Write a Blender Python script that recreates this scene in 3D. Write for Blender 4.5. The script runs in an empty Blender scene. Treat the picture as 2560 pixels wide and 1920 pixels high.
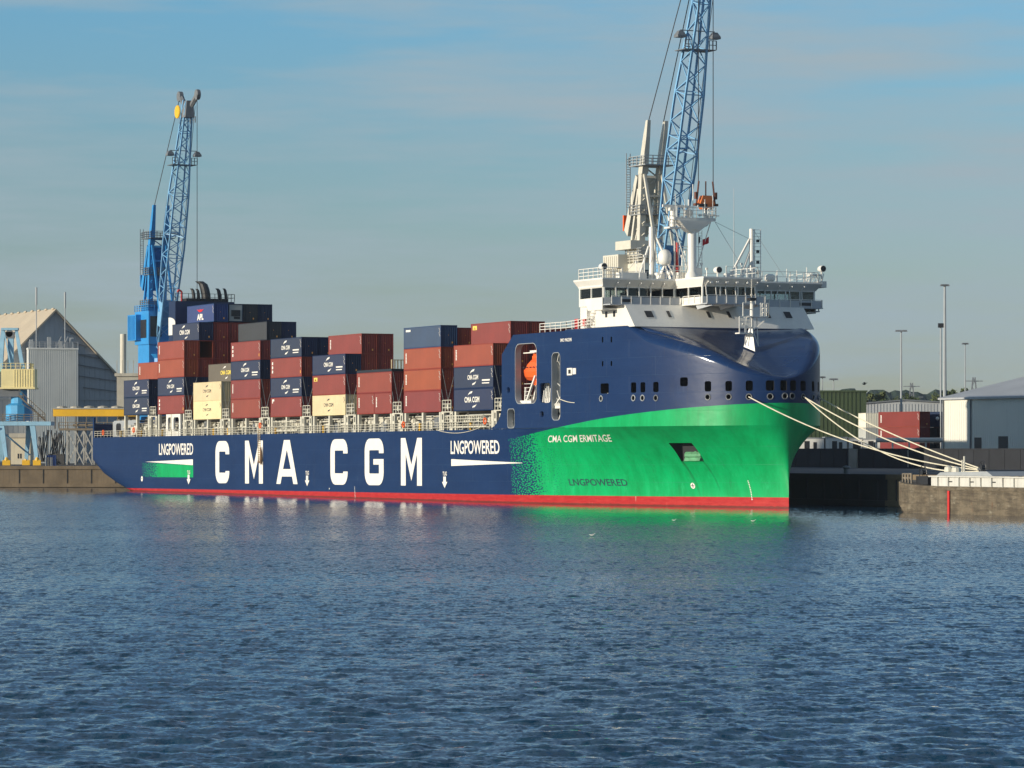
import bpy, bmesh, math, random
import numpy as np
from mathutils import Vector, Matrix
R = math.radians
random.seed(7)
SC = bpy.context.scene
COL = SC.collection
# ------------------------------------------------------------------ camera, sun, sky
CAMH = 7.0
cam_d = bpy.data.cameras.new('camera'); cam = bpy.data.objects.new('camera', cam_d); COL.objects.link(cam)
cam.location = (0, 0, CAMH); cam.rotation_euler = (R(90), 0, 0)
cam_d.sensor_width = 36; cam_d.lens = 36*8875/2560; cam_d.shift_y = 162/2560
cam_d.clip_start = 1; cam_d.clip_end = 30000
SC.camera = cam
SUN_DIR = Vector((-.877, -.480, 0)).normalized()          # horizontal direction towards the sun
SUN_EL = 10.5
sd = Vector((SUN_DIR.x*math.cos(R(SUN_EL)), SUN_DIR.y*math.cos(R(SUN_EL)), math.sin(R(SUN_EL))))
sun_d = bpy.data.lights.new('sun', 'SUN'); sun = bpy.data.objects.new('sun', sun_d); COL.objects.link(sun)
sun.rotation_euler = sd.to_track_quat('Z', 'Y').to_euler(); sun.location = (-200, -100, 200)
sun_d.energy = 3.9; sun_d.angle = R(0.5); sun_d.color = (1.0, .90, .74)
SC.view_settings.view_transform = 'Standard'; SC.view_settings.look = 'None'
SC.view_settings.exposure = 0.34; SC.view_settings.gamma = 1.0
W = bpy.data.worlds.new('World'); SC.world = W; W.use_nodes = True
wn = W.node_tree; wn.nodes.clear()

def nd(nt, t, **kw):
    n = nt.nodes.new(t)
    for k, v in kw.items():
        if k == 'inp':
            for a, b in v.items():
                if isinstance(b, bpy.types.NodeSocket): nt.links.new(b, n.inputs[a])
                else: n.inputs[a].default_value = b
        else: setattr(n, k, v)
    return n
def mth(nt, op, a, b=0.0, c=0.0, clamp=False):
    n = nd(nt, 'ShaderNodeMath', operation=op, use_clamp=clamp, inp={0: a, 1: b, 2: c}); return n.outputs[0]
def mixc(nt, fac, a, b, blend='MIX'):
    n = nd(nt, 'ShaderNodeMix', data_type='RGBA', blend_type=blend, inp={0: fac, 6: a, 7: b}); return n.outputs[2]
def ramp(nt, fac, stops):
    n = nd(nt, 'ShaderNodeValToRGB', inp={0: fac}); e = n.color_ramp.elements
    while len(e) < len(stops): e.new(.5)
    for i, (p, c) in enumerate(stops):
        e[i].position = p; e[i].color = (c if len(c) == 4 else (*c, 1))
    return n.outputs[0]
def noise(nt, vec, scale, detail=3, rough=.5, out=0):
    return nd(nt, 'ShaderNodeTexNoise', inp={'Vector': vec, 'Scale': scale, 'Detail': detail, 'Roughness': rough}).outputs[out]
def maprange(nt, v, a, b, c=0.0, d=1.0):
    return nd(nt, 'ShaderNodeMapRange', inp={0: v, 1: a, 2: b, 3: c, 4: d}).outputs[0]
def vmap(nt, vec, scale=(1, 1, 1), loc=(0, 0, 0), rot=(0, 0, 0)):
    return nd(nt, 'ShaderNodeMapping', inp={'Vector': vec, 'Scale': scale, 'Location': loc, 'Rotation': rot}).outputs[0]

sky = nd(wn, 'ShaderNodeTexSky', sky_type='NISHITA', sun_disc=False, sun_elevation=R(SUN_EL),
         sun_rotation=math.atan2(SUN_DIR.x, SUN_DIR.y), altitude=0, air_density=1.0, dust_density=0.55, ozone_density=1.6)
tc = nd(wn, 'ShaderNodeTexCoord').outputs['Generated']
el = nd(wn, 'ShaderNodeSeparateXYZ', inp={0: tc}).outputs[2]
tint = ramp(wn, maprange(wn, el, -.02, .5), [(0, (.95, 1.14, 1.68)), (.04, (.95, 1.14, 1.68)), (.12, (.86, 1.04, 1.5)), (.2, (.80, 1.10, 1.50)), (.28, (.70, 1.22, 1.72)), (.4, (.42, .92, 1.55)), (1, (.22, .54, .98))])
skyc = mixc(wn, 1.0, sky.outputs[0], tint, 'MULTIPLY')
c1 = noise(wn, vmap(wn, tc, (6, 6, 42), (.4, 0, 1.3), (0, R(9), R(20))), 1.0, 4, .55)
c2 = noise(wn, vmap(wn, tc, (22, 22, 230), (3, 1, 0), (0, R(-9), 0)), 1.0, 5, .6)
c3 = noise(wn, vmap(wn, tc, (9, 9, 95), (2.2, 0, .3), (0, R(16), 0)), 1.0, 6, .65)
cl = mth(wn, 'ADD', mth(wn, 'ADD', mth(wn, 'MULTIPLY', c1, .55), mth(wn, 'MULTIPLY', c2, .15)), mth(wn, 'MULTIPLY', c3, .3))
cm = maprange(wn, cl, .42, .62, 0, .95)
skyc = mixc(wn, cm, skyc, (3.75, 4.75, 5.35, 1))
bg = nd(wn, 'ShaderNodeBackground', inp={0: skyc, 1: .074})
nd(wn, 'ShaderNodeOutputWorld', inp={0: bg.outputs[0]})

# ------------------------------------------------------------------ helpers
class MB:
    def __init__(s): s.v = []; s.f = []; s.m = []
    def add(s, vs, fs, mi=0):
        o = len(s.v); s.v += [tuple(p) for p in vs]
        for f in fs: s.f.append(tuple(i+o for i in f)); s.m.append(mi)
        return s
    def box(s, x0, x1, y0, y1, z0, z1, mi=0):
        return s.add([(x0,y0,z0),(x1,y0,z0),(x1,y1,z0),(x0,y1,z0),(x0,y0,z1),(x1,y0,z1),(x1,y1,z1),(x0,y1,z1)],
                     [(0,3,2,1),(4,5,6,7),(0,1,5,4),(1,2,6,5),(2,3,7,6),(3,0,4,7)], mi)
    def cbox(s, c, d, mi=0):
        return s.box(c[0]-d[0]/2, c[0]+d[0]/2, c[1]-d[1]/2, c[1]+d[1]/2, c[2]-d[2]/2, c[2]+d[2]/2, mi)
    def tube(s, p, q, r, n=6, r2=None, mi=0, caps=True):
        p = Vector(p); q = Vector(q); r2 = r if r2 is None else r2
        d = q-p
        if d.length < 1e-6: return s
        d.normalize(); a = d.cross(Vector((0, 0, 1)) if abs(d.z) < .95 else Vector((1, 0, 0))).normalized(); b = d.cross(a)
        vs = []
        for c, rr in ((p, r), (q, r2)):
            for i in range(n):
                t = 2*math.pi*(i+.5)/n; vs.append(c+a*rr*math.cos(t)+b*rr*math.sin(t))
        fs = [(i, (i+1) % n, n+(i+1) % n, n+i) for i in range(n)]
        if caps: fs += [tuple(range(n))[::-1], tuple(range(n, 2*n))]
        return s.add(vs, fs, mi)
    def bar(s, p, q, w, mi=0): return s.tube(p, q, w*.7071, 4, mi=mi)
    def path(s, pts, r, n=6, mi=0):
        for a, b in zip(pts[:-1], pts[1:]): s.tube(a, b, r, n, mi=mi)
        return s
    def lathe(s, c, prof, n=16, mi=0, axis='z'):
        vs = []
        for (r, h) in prof:
            for i in range(n):
                t = 2*math.pi*i/n; x, y = r*math.cos(t), r*math.sin(t)
                vs.append((c[0]+x, c[1]+y, c[2]+h) if axis == 'z' else (c[0]+h, c[1]+x, c[2]+y) if axis == 'x' else (c[0]+x, c[1]+h, c[2]+y))
        k = len(prof)
        fs = [(j*n+i, j*n+(i+1) % n, (j+1)*n+(i+1) % n, (j+1)*n+i) for j in range(k-1) for i in range(n)]
        fs += [tuple(range(n))[::-1], tuple(range((k-1)*n, k*n))]
        return s.add(vs, fs, mi)
    def ball(s, c, r, mi=0, n=10):
        return s.lathe(c, [(max(.02, math.sin(math.pi*j/8))*r, -math.cos(math.pi*j/8)*r) for j in range(9)], n, mi)
    def prism(s, poly, y0, y1, mi=0):          # poly in (x,z), extruded along y
        k = len(poly)
        vs = [(p[0], y0, p[1]) for p in poly]+[(p[0], y1, p[1]) for p in poly]
        return s.add(vs, [tuple(range(k)), tuple(range(k, 2*k))[::-1]]+[(i, i+k, (i+1) % k+k, (i+1) % k) for i in range(k)], mi)
    def loft(s, rings, closed=True, mi=0, caps=True):
        k = len(rings[0]); vs = [p for r in rings for p in r]
        m = k if closed else k-1
        fs = [(j*k+i, j*k+(i+1) % k, (j+1)*k+(i+1) % k, (j+1)*k+i) for j in range(len(rings)-1) for i in range(m)]
        if caps and closed: fs += [tuple(range(k))[::-1], tuple(range((len(rings)-1)*k, len(rings)*k))]
        return s.add(vs, fs, mi)
    def rail(s, pts, h=1.05, step=1.6, r=.035, rows=3, mi=0):   # railing along a polyline
        for a, b in zip(pts[:-1], pts[1:]):
            a = Vector(a); b = Vector(b); L = (b-a).length; n = max(1, round(L/step))
            for i in range(n+1):
                p = a.lerp(b, i/n); s.bar(p, p+Vector((0, 0, h)), r*2, mi)
            for k in range(rows):
                z = Vector((0, 0, h*(k+1)/rows)); s.bar(a+z, b+z, r*1.5, mi)
        return s
    def build(s, name, mats, parent=None, smooth=False, M=None):
        me = bpy.data.meshes.new(name); me.from_pydata(s.v, [], s.f)
        mats = mats if isinstance(mats, (list, tuple)) else [mats]
        for m in mats: me.materials.append(m)
        if len(mats) > 1: me.polygons.foreach_set('material_index', s.m)
        if smooth: me.polygons.foreach_set('use_smooth', [True]*len(me.polygons))
        return link(name, me, parent, M)
def link(name, me, parent=None, M=None):
    o = bpy.data.objects.new(name, me); COL.objects.link(o)
    if parent is not None: o.parent = parent
    if M is not None: o.matrix_basis = M
    return o
def fix_normals(me):
    b = bmesh.new(); b.from_mesh(me); bmesh.ops.remove_doubles(b, verts=b.verts, dist=1e-4)
    bmesh.ops.recalc_face_normals(b, faces=b.faces); b.to_mesh(me); b.free()
def smooth_angle(me, ang=30):
    b = bmesh.new(); b.from_mesh(me)
    for f in b.faces: f.smooth = True
    for e in b.edges: e.smooth = not (len(e.link_faces) == 2 and e.calc_face_angle(0) > R(ang))
    b.to_mesh(me); b.free()
def tag(o, label=None, cat=None, group=None, kind=None):
    if label: o['label'] = label
    if cat: o['category'] = cat
    if group: o['group'] = group
    if kind: o['kind'] = kind
    return o
def thing(name, label, cat, M=None, group=None):
    o = bpy.data.objects.new(name, None); COL.objects.link(o); o.empty_display_size = .5
    if M is not None: o.matrix_basis = M
    return tag(o, label, cat, group)
def struct(o): o['kind'] = 'structure'; return o
def T(x, y, z): return Matrix.Translation((x, y, z))
def at(px, py, Y): return (px-1280)/8875*Y, CAMH-(py-1122)/8875*Y       # X, Z of a point Y metres away

# filled flat shapes (letters, plates with holes): 2D curve fill -> verts, faces
def curve_mesh(cu):
    o = bpy.data.objects.new('shape', cu); COL.objects.link(o)
    dg = bpy.context.evaluated_depsgraph_get(); me = bpy.data.meshes.new_from_object(o.evaluated_get(dg))
    bpy.data.objects.remove(o); bpy.data.curves.remove(cu)
    return me
def fill(loops, thick=0.0):
    cu = bpy.data.curves.new('shape', 'CURVE'); cu.dimensions = '2D'; cu.fill_mode = 'BOTH'; cu.extrude = thick/2
    for lp in loops:
        sp = cu.splines.new('POLY'); sp.points.add(len(lp)-1); sp.use_cyclic_u = True
        for p, c in zip(sp.points, lp): p.co = (c[0], c[1], 0, 1)
    return curve_mesh(cu)
def rrect(x0, x1, y0, y1, r, n=5):
    r = min(r, (x1-x0)/2-.001, (y1-y0)/2-.001); out = []
    for cx, cy, a0 in ((x1-r, y0+r, -90), (x1-r, y1-r, 0), (x0+r, y1-r, 90), (x0+r, y0+r, 180)):
        for i in range(n+1):
            a = R(a0+90*i/n); out.append((cx+r*math.cos(a), cy+r*math.sin(a)))
    return out
_txt = {}
def text2d(body, w, h, bold=0.0, cuts=0.0):
    k = (body, w, h, bold, cuts)
    if k in _txt: return _txt[k]
    cu = bpy.data.curves.new('lettering', 'FONT'); cu.body = body; cu.size = 1; cu.offset = bold; cu.resolution_u = 3
    me = curve_mesh(cu)
    vs = [tuple(v.co) for v in me.vertices]; x0 = min(v[0] for v in vs); x1 = max(v[0] for v in vs); y0 = min(v[1] for v in vs); y1 = max(v[1] for v in vs)
    for v in me.vertices: v.co = ((v.co.x-x0)/(x1-x0)*w, (v.co.y-y0)/(y1-y0)*h, 0)
    if cuts: cut_grid(me, cuts)
    out = ([tuple(v.co[:2]) for v in me.vertices], [tuple(p.vertices) for p in me.polygons])
    bpy.data.meshes.remove(me); _txt[k] = out
    return out
def cut_grid(me, step):
    b = bmesh.new(); b.from_mesh(me)
    xs = [v.co.x for v in b.verts]; ys = [v.co.y for v in b.verts]
    for ax, lo, hi in ((0, min(xs), max(xs)), (1, min(ys), max(ys))):
        t = lo+step
        while t < hi:
            co = [0, 0, 0]; no = [0, 0, 0]; co[ax] = t; no[ax] = 1
            bmesh.ops.bisect_plane(b, geom=b.verts[:]+b.edges[:]+b.faces[:], plane_co=co, plane_no=no); t += step
    b.to_mesh(me); b.free()
def ribbon(pts, w):                                     # flat stroke of constant width through 2D points
    pts = [p for i, p in enumerate(pts) if i == 0 or math.hypot(p[0]-pts[i-1][0], p[1]-pts[i-1][1]) > 1e-4]
    n = len(pts); L = []; Rr = []
    for i in range(n):
        a = Vector(pts[max(i-1, 0)]); b = Vector(pts[min(i+1, n-1)]); t = (b-a).normalized(); nn = Vector((-t.y, t.x))
        p = Vector(pts[i]); k = 1.0
        if 0 < i < n-1:
            t1 = (p-a).normalized(); k = 1/max(.5, abs(Vector((-t1.y, t1.x)).dot(nn)))
        L.append(tuple(p+nn*w/2*k)); Rr.append(tuple(p-nn*w/2*k))
    return L+Rr, [(i, i+1, n+i+1, n+i) for i in range(n-1)]

# ------------------------------------------------------------------ materials
def paint(name, col, rough=.45, var=.12, scale=.35, metal=0.0, streak=0.0, bump=0.0, rust=0.0, rnd=0.0, spec=.5, coat=0.0):
    m = bpy.data.materials.new(name); m.use_nodes = True; nt = m.node_tree; b = nt.nodes['Principled BSDF']
    oc = nd(nt, 'ShaderNodeTexCoord').outputs['Object']
    n1 = noise(nt, oc, scale, 5, .6)
    c = mixc(nt, maprange(nt, n1, .3, .7), (*[x*(1-var) for x in col], 1), (*[min(1, x*(1+var)) for x in col], 1))
    if streak:
        s = noise(nt, vmap(nt, oc, (2.2, 2.2, .09)), 1.0, 5, .65)
        c = mixc(nt, maprange(nt, s, .52, .78, 0, streak), c, (*[x*.45+.012 for x in col], 1))
    if rust:
        s = noise(nt, vmap(nt, oc, (1.1, 1.1, .35)), 1.0, 6, .7)
        c = mixc(nt, maprange(nt, s, .6, .72, 0, rust), c, (.12, .045, .018, 1))
    if rnd:
        oi = nd(nt, 'ShaderNodeObjectInfo').outputs['Random']
        hs = nd(nt, 'ShaderNodeHueSaturation', inp={'Hue': mth(nt, 'ADD', .5-.008, mth(nt, 'MULTIPLY', oi, .016)), 'Saturation': mth(nt, 'ADD', 1-rnd*.4, mth(nt, 'MULTIPLY', oi, rnd*.6)),
                                                    'Value': mth(nt, 'ADD', 1-rnd, mth(nt, 'MULTIPLY', oi, rnd*2)), 'Color': c})
        c = hs.outputs[0]
    nt.links.new(c, b.inputs['Base Color'])
    b.inputs['Roughness'].default_value = rough; b.inputs['Metallic'].default_value = metal
    b.inputs['Specular IOR Level'].default_value = spec; b.inputs['Coat Weight'].default_value = coat
    if bump:
        bp = nd(nt, 'ShaderNodeBump', inp={'Strength': bump, 'Distance': .05, 'Height': noise(nt, oc, scale*6, 4, .6)})
        nt.links.new(bp.outputs[0], b.inputs['Normal'])
    return m
WHITE = paint('white_paint', (.78, .755, .69), .4, .05, .5, streak=.18)
WHITE2 = paint('lettering_white', (.80, .77, .70), .5, .05, .8)
CREAMP = paint('pale_deck_paint', (.60, .57, .47), .5, .12, .8, rust=.25, streak=.25)
GREYP = paint('grey_paint', (.33, .35, .36), .5, .1, .6)
DARK = paint('dark_interior', (.012, .013, .016), .7, .2)
BLACK = paint('black_paint', (.02, .02, .022), .45, .2)
NAVY = paint('navy_paint', (.012, .035, .115), .4, .12, .3, streak=.25)
FUNN = paint('funnel_navy', (.012, .026, .075), .45, .12, .3)
YELL = paint('yellow_paint', (.80, .45, .02), .5, .1)
ORNG = paint('orange_paint', (.85, .13, .02), .4, .06)
REDP = paint('red_paint', (.55, .03, .025), .5, .1)
LBLUE = paint('light_blue_crane_paint', (.19, .41, .64), .45, .1, .4, rust=.12)
BBLUE = paint('bright_blue_crane_paint', (.03, .26, .60), .4, .1, .4, streak=.15)
ROPE = paint('rope_fibre', (.72, .66, .50), .8, .12, 2)
STEEL = paint('grey_steel', (.16, .17, .18), .5, .15, .6)
CABLE = paint('dark_cable', (.03, .03, .035), .5, .1)
ASPH = paint('asphalt', (.05, .05, .052), .85, .25, .15)
def glass(name, tintc=(.10, .13, .15), t=.5):
    m = bpy.data.materials.new(name); m.use_nodes = True; nt = m.node_tree; out = nt.nodes['Material Output']; nt.nodes.remove(nt.nodes['Principled BSDF'])
    tr = nd(nt, 'ShaderNodeBsdfTransparent', inp={0: (t, t*1.08, t*1.1, 1)}); gl = nd(nt, 'ShaderNodeBsdfGlossy', inp={0: (.9, .9, .9, 1), 1: .03})
    fr = nd(nt, 'ShaderNodeFresnel', inp={0: 1.45})
    mx = nd(nt, 'ShaderNodeMixShader', inp={0: fr.outputs[0], 1: tr.outputs[0], 2: gl.outputs[0]})
    nt.links.new(mx.outputs[0], out.inputs[0]); return m
GLASS = glass('tinted_glass', t=.72)

# hull paint: navy above, red boot topping, green sweep towards the bow with a broken edge
def hull_paint(name, gloss):
    m = bpy.data.materials.new(name); m.use_nodes = True; nt = m.node_tree; b = nt.nodes['Principled BSDF']
    oc = nd(nt, 'ShaderNodeTexCoord').outputs['Object']; sx = nd(nt, 'ShaderNodeSeparateXYZ', inp={0: oc}); u, w = sx.outputs[0], sx.outputs[2]
    up = mth(nt, 'SUBTRACT', u, 162.47)
    top = mth(nt, 'ADD', 7.59, mth(nt, 'SUBTRACT', mth(nt, 'MULTIPLY', up, .1), mth(nt, 'MULTIPLY', mth(nt, 'MULTIPLY', up, up), .00042)))
    comb = nd(nt, 'ShaderNodeCombineXYZ', inp={0: u, 1: w}).outputs[0]
    def flecks(dens):                                # sparse green dashes, then green with sparse blue dashes
        def vor(loc):
            return nd(nt, 'ShaderNodeTexVoronoi', voronoi_dimensions='2D', inp={'Vector': vmap(nt, comb, (1.9, 4.6, 1), loc, (0, 0, R(24))), 'Scale': 1.0, 'Randomness': .8}).outputs['Distance']
        a = mth(nt, 'LESS_THAN', vor((0, 0, 0)), mth(nt, 'ADD', .2, mth(nt, 'MULTIPLY', dens, .55)))
        b_ = mth(nt, 'GREATER_THAN', vor((7.3, 2.1, 0)), mth(nt, 'SUBTRACT', .44, mth(nt, 'MULTIPLY', dens, .44)))
        return mth(nt, 'MULTIPLY', a, b_) if False else mth(nt, 'MAXIMUM', mth(nt, 'MULTIPLY', a, mth(nt, 'LESS_THAN', dens, .62)), mth(nt, 'MULTIPLY', b_, mth(nt, 'GREATER_THAN', mth(nt, 'ADD', dens, mth(nt, 'MULTIPLY', vor((3.3, 1.1, 0)), .25)), .55)))
    d1 = maprange(nt, u, 162.3, 178.5, .0, 1.02)
    in1 = mth(nt, 'MULTIPLY', mth(nt, 'GREATER_THAN', u, 162.4), mth(nt, 'LESS_THAN', w, top))
    g1 = mth(nt, 'MULTIPLY', in1, mth(nt, 'MAXIMUM', flecks(d1), mth(nt, 'GREATER_THAN', u, 179.5)))
    d2 = maprange(nt, u, 24.5, 41, .0, 1.02)
    in2 = mth(nt, 'MULTIPLY', mth(nt, 'MULTIPLY', mth(nt, 'GREATER_THAN', u, 24.8), mth(nt, 'LESS_THAN', u, 48.2)),
              mth(nt, 'MULTIPLY', mth(nt, 'GREATER_THAN', w, 2.3), mth(nt, 'LESS_THAN', w, maprange(nt, u, 27, 48.2, 4.6, 4.2))))
    g2 = mth(nt, 'MULTIPLY', in2, mth(nt, 'MAXIMUM', flecks(d2), mth(nt, 'GREATER_THAN', u, 43)))
    g = mth(nt, 'MAXIMUM', g1, g2)
    wear = noise(nt, vmap(nt, oc, (.12, .12, .5)), 1.0, 5, .65)
    blue = mixc(nt, maprange(nt, wear, .3, .7), (.0058, .0235, .083, 1), (.0085, .031, .102, 1))
    sc = noise(nt, vmap(nt, oc, (1.1, 1.1, .25)), 1.0, 6, .7)
    reg = maprange(nt, noise(nt, oc, .05, 2), .55, .65)
    blue = mixc(nt, mth(nt, 'MULTIPLY', maprange(nt, sc, .58, .72, 0, .5), reg), blue, (.10, .16, .26, 1))
    grn = mixc(nt, maprange(nt, noise(nt, vmap(nt, oc, (.5, .5, .16), rot=(0, R(35), 0)), 1.0, 6, .68), .35, .7), (.002, .40, .125, 1), (.002, .27, .075, 1))
    dif = noise(nt, vmap(nt, oc, (1.3, 1.3, .35), rot=(0, R(30), 0)), 1.0, 6, .7)
    grn = mixc(nt, mth(nt, 'MULTIPLY', maprange(nt, dif, .56, .74, 0, .55), maprange(nt, w, 5.5, 2.0)), grn, (.03, .52, .20, 1))
    red = mixc(nt, maprange(nt, noise(nt, vmap(nt, oc, (.6, .6, 3)), 1.0, 5, .7), .4, .72), (.38, .016, .018, 1), (.50, .04, .034, 1))
    rs = noise(nt, vmap(nt, oc, (1.3, 1.3, .15)), 1.0, 4, .6)
    red = mixc(nt, mth(nt, 'MULTIPLY', maprange(nt, rs, .63, .70, 0, .6), maprange(nt, noise(nt, oc, .045, 1), .5, .58)), red, (.55, .38, .30, 1))
    su = mth(nt, 'ADD', u, mth(nt, 'MULTIPLY', w, .28))
    st = mth(nt, 'MAXIMUM', maprange(nt, mth(nt, 'ABSOLUTE', mth(nt, 'SUBTRACT', su, 199.35)), .0, .28, 1, 0), maprange(nt, mth(nt, 'ABSOLUTE', mth(nt, 'SUBTRACT', su, 202.75)), .0, .22, 1, 0))
    st = mth(nt, 'MULTIPLY', mth(nt, 'MULTIPLY', st, maprange(nt, w, .6, 4.4, .1, .85)), mth(nt, 'LESS_THAN', w, 4.75))
    grn = mixc(nt, mth(nt, 'MULTIPLY', st, maprange(nt, dif, .3, .6, .4, 1)), grn, (.01, .06, .02, 1))
    c = mixc(nt, g, blue, grn)
    seam = nd(nt, 'ShaderNodeTexBrick', offset=.5, inp={'Vector': comb, 'Scale': 1.0, 'Mortar Size': .035, 'Mortar Smooth': .8, 'Brick Width': 9.5, 'Row Height': 2.15}).outputs['Fac']
    sk = noise(nt, vmap(nt, oc, (2.6, 2.6, .12)), 1.0, 5, .65)
    c = mixc(nt, mth(nt, 'MULTIPLY', maprange(nt, sk, .56, .76, 0, .5), maprange(nt, noise(nt, oc, .09, 2), .42, .62)), c, mixc(nt, .7, c, (.05, .045, .04, 1)))
    c = mixc(nt, mth(nt, 'MULTIPLY', seam, maprange(nt, noise(nt, oc, .3, 3), .4, .7, .05, .45)), c, mixc(nt, .5, c, (.10, .17, .24, 1)))
    isred = mth(nt, 'LESS_THAN', w, .43)
    c = mixc(nt, isred, c, red)
    wl = mth(nt, 'MULTIPLY', mth(nt, 'LESS_THAN', mth(nt, 'ADD', w, mth(nt, 'MULTIPLY', u, .004)), mth(nt, 'ADD', .10, mth(nt, 'MULTIPLY', noise(nt, oc, 1.5, 4), .22))), .65)
    c = mixc(nt, wl, c, (.035, .03, .02, 1))
    nt.links.new(c, b.inputs['Base Color'])
    b.inputs['Roughness'].default_value = gloss; b.inputs['Specular IOR Level'].default_value = .22 if gloss > .3 else .5
    # plating: welded seams and slightly sprung plates
    br = nd(nt, 'ShaderNodeTexBrick', offset=.5, inp={'Vector': comb, 'Scale': 1.0, 'Mortar Size': .02, 'Mortar Smooth': .6, 'Brick Width': 9.5, 'Row Height': 2.15})
    hgt = mth(nt, 'ADD', mth(nt, 'MULTIPLY', br.outputs['Fac'], .012), mth(nt, 'MULTIPLY', noise(nt, vmap(nt, oc, (.5, .5, .85)), 1.0, 3), .05))
    bp = nd(nt, 'ShaderNodeBump', inp={'Strength': .6, 'Distance': 1.0, 'Height': hgt}); nt.links.new(bp.outputs[0], b.inputs['Normal'])
    return m
HULL = hull_paint('hull_paint', .42)
HULLG = hull_paint('bow_paint', .16)
# ------------------------------------------------------------------ water
def make_water():
    m = bpy.data.materials.new('harbour_water'); m.use_nodes = True; nt = m.node_tree; b = nt.nodes['Principled BSDF']
    oc = nd(nt, 'ShaderNodeTexCoord').outputs['Object']
    b.inputs['Base Color'].default_value = (.005, .042, .080, 1); b.inputs['Roughness'].default_value = .10; b.inputs['IOR'].default_value = 1.33
    def slope(scale, stretch, amp, loc, det=2):
        c = noise(nt, vmap(nt, oc, (scale*stretch, scale, scale), loc, (0, 0, R(8))), 1.0, det, .55, 'Color')
        v = nd(nt, 'ShaderNodeVectorMath', operation='SUBTRACT', inp={0: c, 1: (.5, .5, .5)}).outputs[0]
        return nd(nt, 'ShaderNodeVectorMath', operation='MULTIPLY', inp={0: v, 1: (amp*.7, amp, 0)}).outputs[0]
    gust = maprange(nt, noise(nt, vmap(nt, oc, (.008, .03, 1)), 1.0, 4), .35, .65, .7, 1.25)
    sx_ = nd(nt, 'ShaderNodeSeparateXYZ', inp={0: oc})
    vv = mth(nt, 'ADD', mth(nt, 'MULTIPLY', mth(nt, 'ADD', sx_.outputs[0], 71.2), .9007), mth(nt, 'MULTIPLY', mth(nt, 'SUBTRACT', sx_.outputs[1], 603.0), .4344))   # distance off the ship's side: calmer in its lee
    near = mth(nt, 'MULTIPLY', gust, maprange(nt, vv, -62, -8, 1.0, .25))
    nt.links.new(maprange(nt, vv, -330, -60, .02, .045), b.inputs['Roughness'])
    vs = [slope(.35, 2.6, .25, (0, 0, 0)), slope(4.0, .7, 1.0, (5, 3, 1)), slope(8.5, .8, .5, (1, 7, 4)), slope(1.2, 2.6, 1.15, (9, 2, 5)), slope(.42, 4.4, .9, (4, 4, 8)), slope(.17, 5.5, .5, (2, 8, 3))]
    s = vs[0]
    for x in vs[1:]: s = nd(nt, 'ShaderNodeVectorMath', operation='ADD', inp={0: s, 1: x}).outputs[0]
    s = nd(nt, 'ShaderNodeVectorMath', operation='SCALE', inp={0: s, 'Scale': near}).outputs[0]
    # wind-driven ripples are steeper on their lee faces: lean the across-wind slope one way
    q_ = nd(nt, 'ShaderNodeSeparateXYZ', inp={0: s})
    ly = mth(nt, 'MULTIPLY', mth(nt, 'ABSOLUTE', q_.outputs[1]), -.62)
    s = nd(nt, 'ShaderNodeCombineXYZ', inp={0: mth(nt, 'MULTIPLY', q_.outputs[0], .6), 1: mth(nt, 'ADD', ly, mth(nt, 'MULTIPLY', q_.outputs[1], .1)), 2: 0.0}).outputs[0]
    g = nd(nt, 'ShaderNodeNewGeometry').outputs['Normal']
    nn = nd(nt, 'ShaderNodeVectorMath', operation='NORMALIZE', inp={0: nd(nt, 'ShaderNodeVectorMath', operation='ADD', inp={0: g, 1: s}).outputs[0]}).outputs[0]
    nt.links.new(nn, b.inputs['Normal'])
    # one sheet, fine where it is near, coarse far off; real waves in the mesh
    NR, NC = 760, 640
    ys = np.concatenate([[-400, -60, 10, 38], 48*np.exp(np.linspace(0, math.log(700/48), NR)), [900, 1400, 2600]])
    sx = np.concatenate([[-9, -4, -2, -1.35], np.linspace(-1.12, 1.12, NC), [1.35, 2, 4, 9]])
    Yg = np.repeat(ys[:, None], len(sx), 1)
    X = sx[None, :]*(.155*np.clip(Yg, 38, None)+9)
    far = np.abs(sx)[None, :] > 1.3
    X = np.where(far, np.sign(sx)[None, :]*np.maximum(np.abs(X), np.abs(sx)[None, :]*150), X)
    Z = np.zeros_like(X); rng = np.random.RandomState(3)
    dy = np.gradient(ys)[:, None]*np.ones_like(X); dx = np.abs(np.gradient(X, axis=1)); sp = np.maximum(dy*.9, dx)
    for i in range(130):
        lam = .5*np.exp(rng.rand()**1.6*math.log(2.6/.5)); th = R(90)+rng.randn()*.75; k = 2*math.pi/lam
        amp = .0043*lam**.6*(.5+rng.rand())
        att = np.clip((lam/np.maximum(sp, .01)-2.2)/2.0, 0, 1)
        ph = k*(X*math.cos(th)+Yg*math.sin(th))+rng.rand()*6.283
        Z += amp*att*(np.sin(ph)+.22*np.sin(2*ph+1.57))
    inner = ((np.abs(sx) <= 1.12)[None, :] & ((ys >= 48) & (ys <= 700))[:, None])
    Z = np.where(inner, Z, 0)
    nr, nc = X.shape
    co = np.stack([X, Yg, Z], -1).reshape(-1, 3).astype(np.float32)
    idx = np.arange(nr*nc).reshape(nr, nc)
    q = np.stack([idx[:-1, :-1], idx[:-1, 1:], idx[1:, 1:], idx[1:, :-1]], -1).reshape(-1, 4).astype(np.int32)
    me = bpy.data.meshes.new('water'); me.vertices.add(len(co)); me.vertices.foreach_set('co', co.ravel())
    me.loops.add(q.size); me.loops.foreach_set('vertex_index', q.ravel()); me.polygons.add(len(q))
    me.polygons.foreach_set('loop_start', np.arange(0, q.size, 4, dtype=np.int32))
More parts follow.
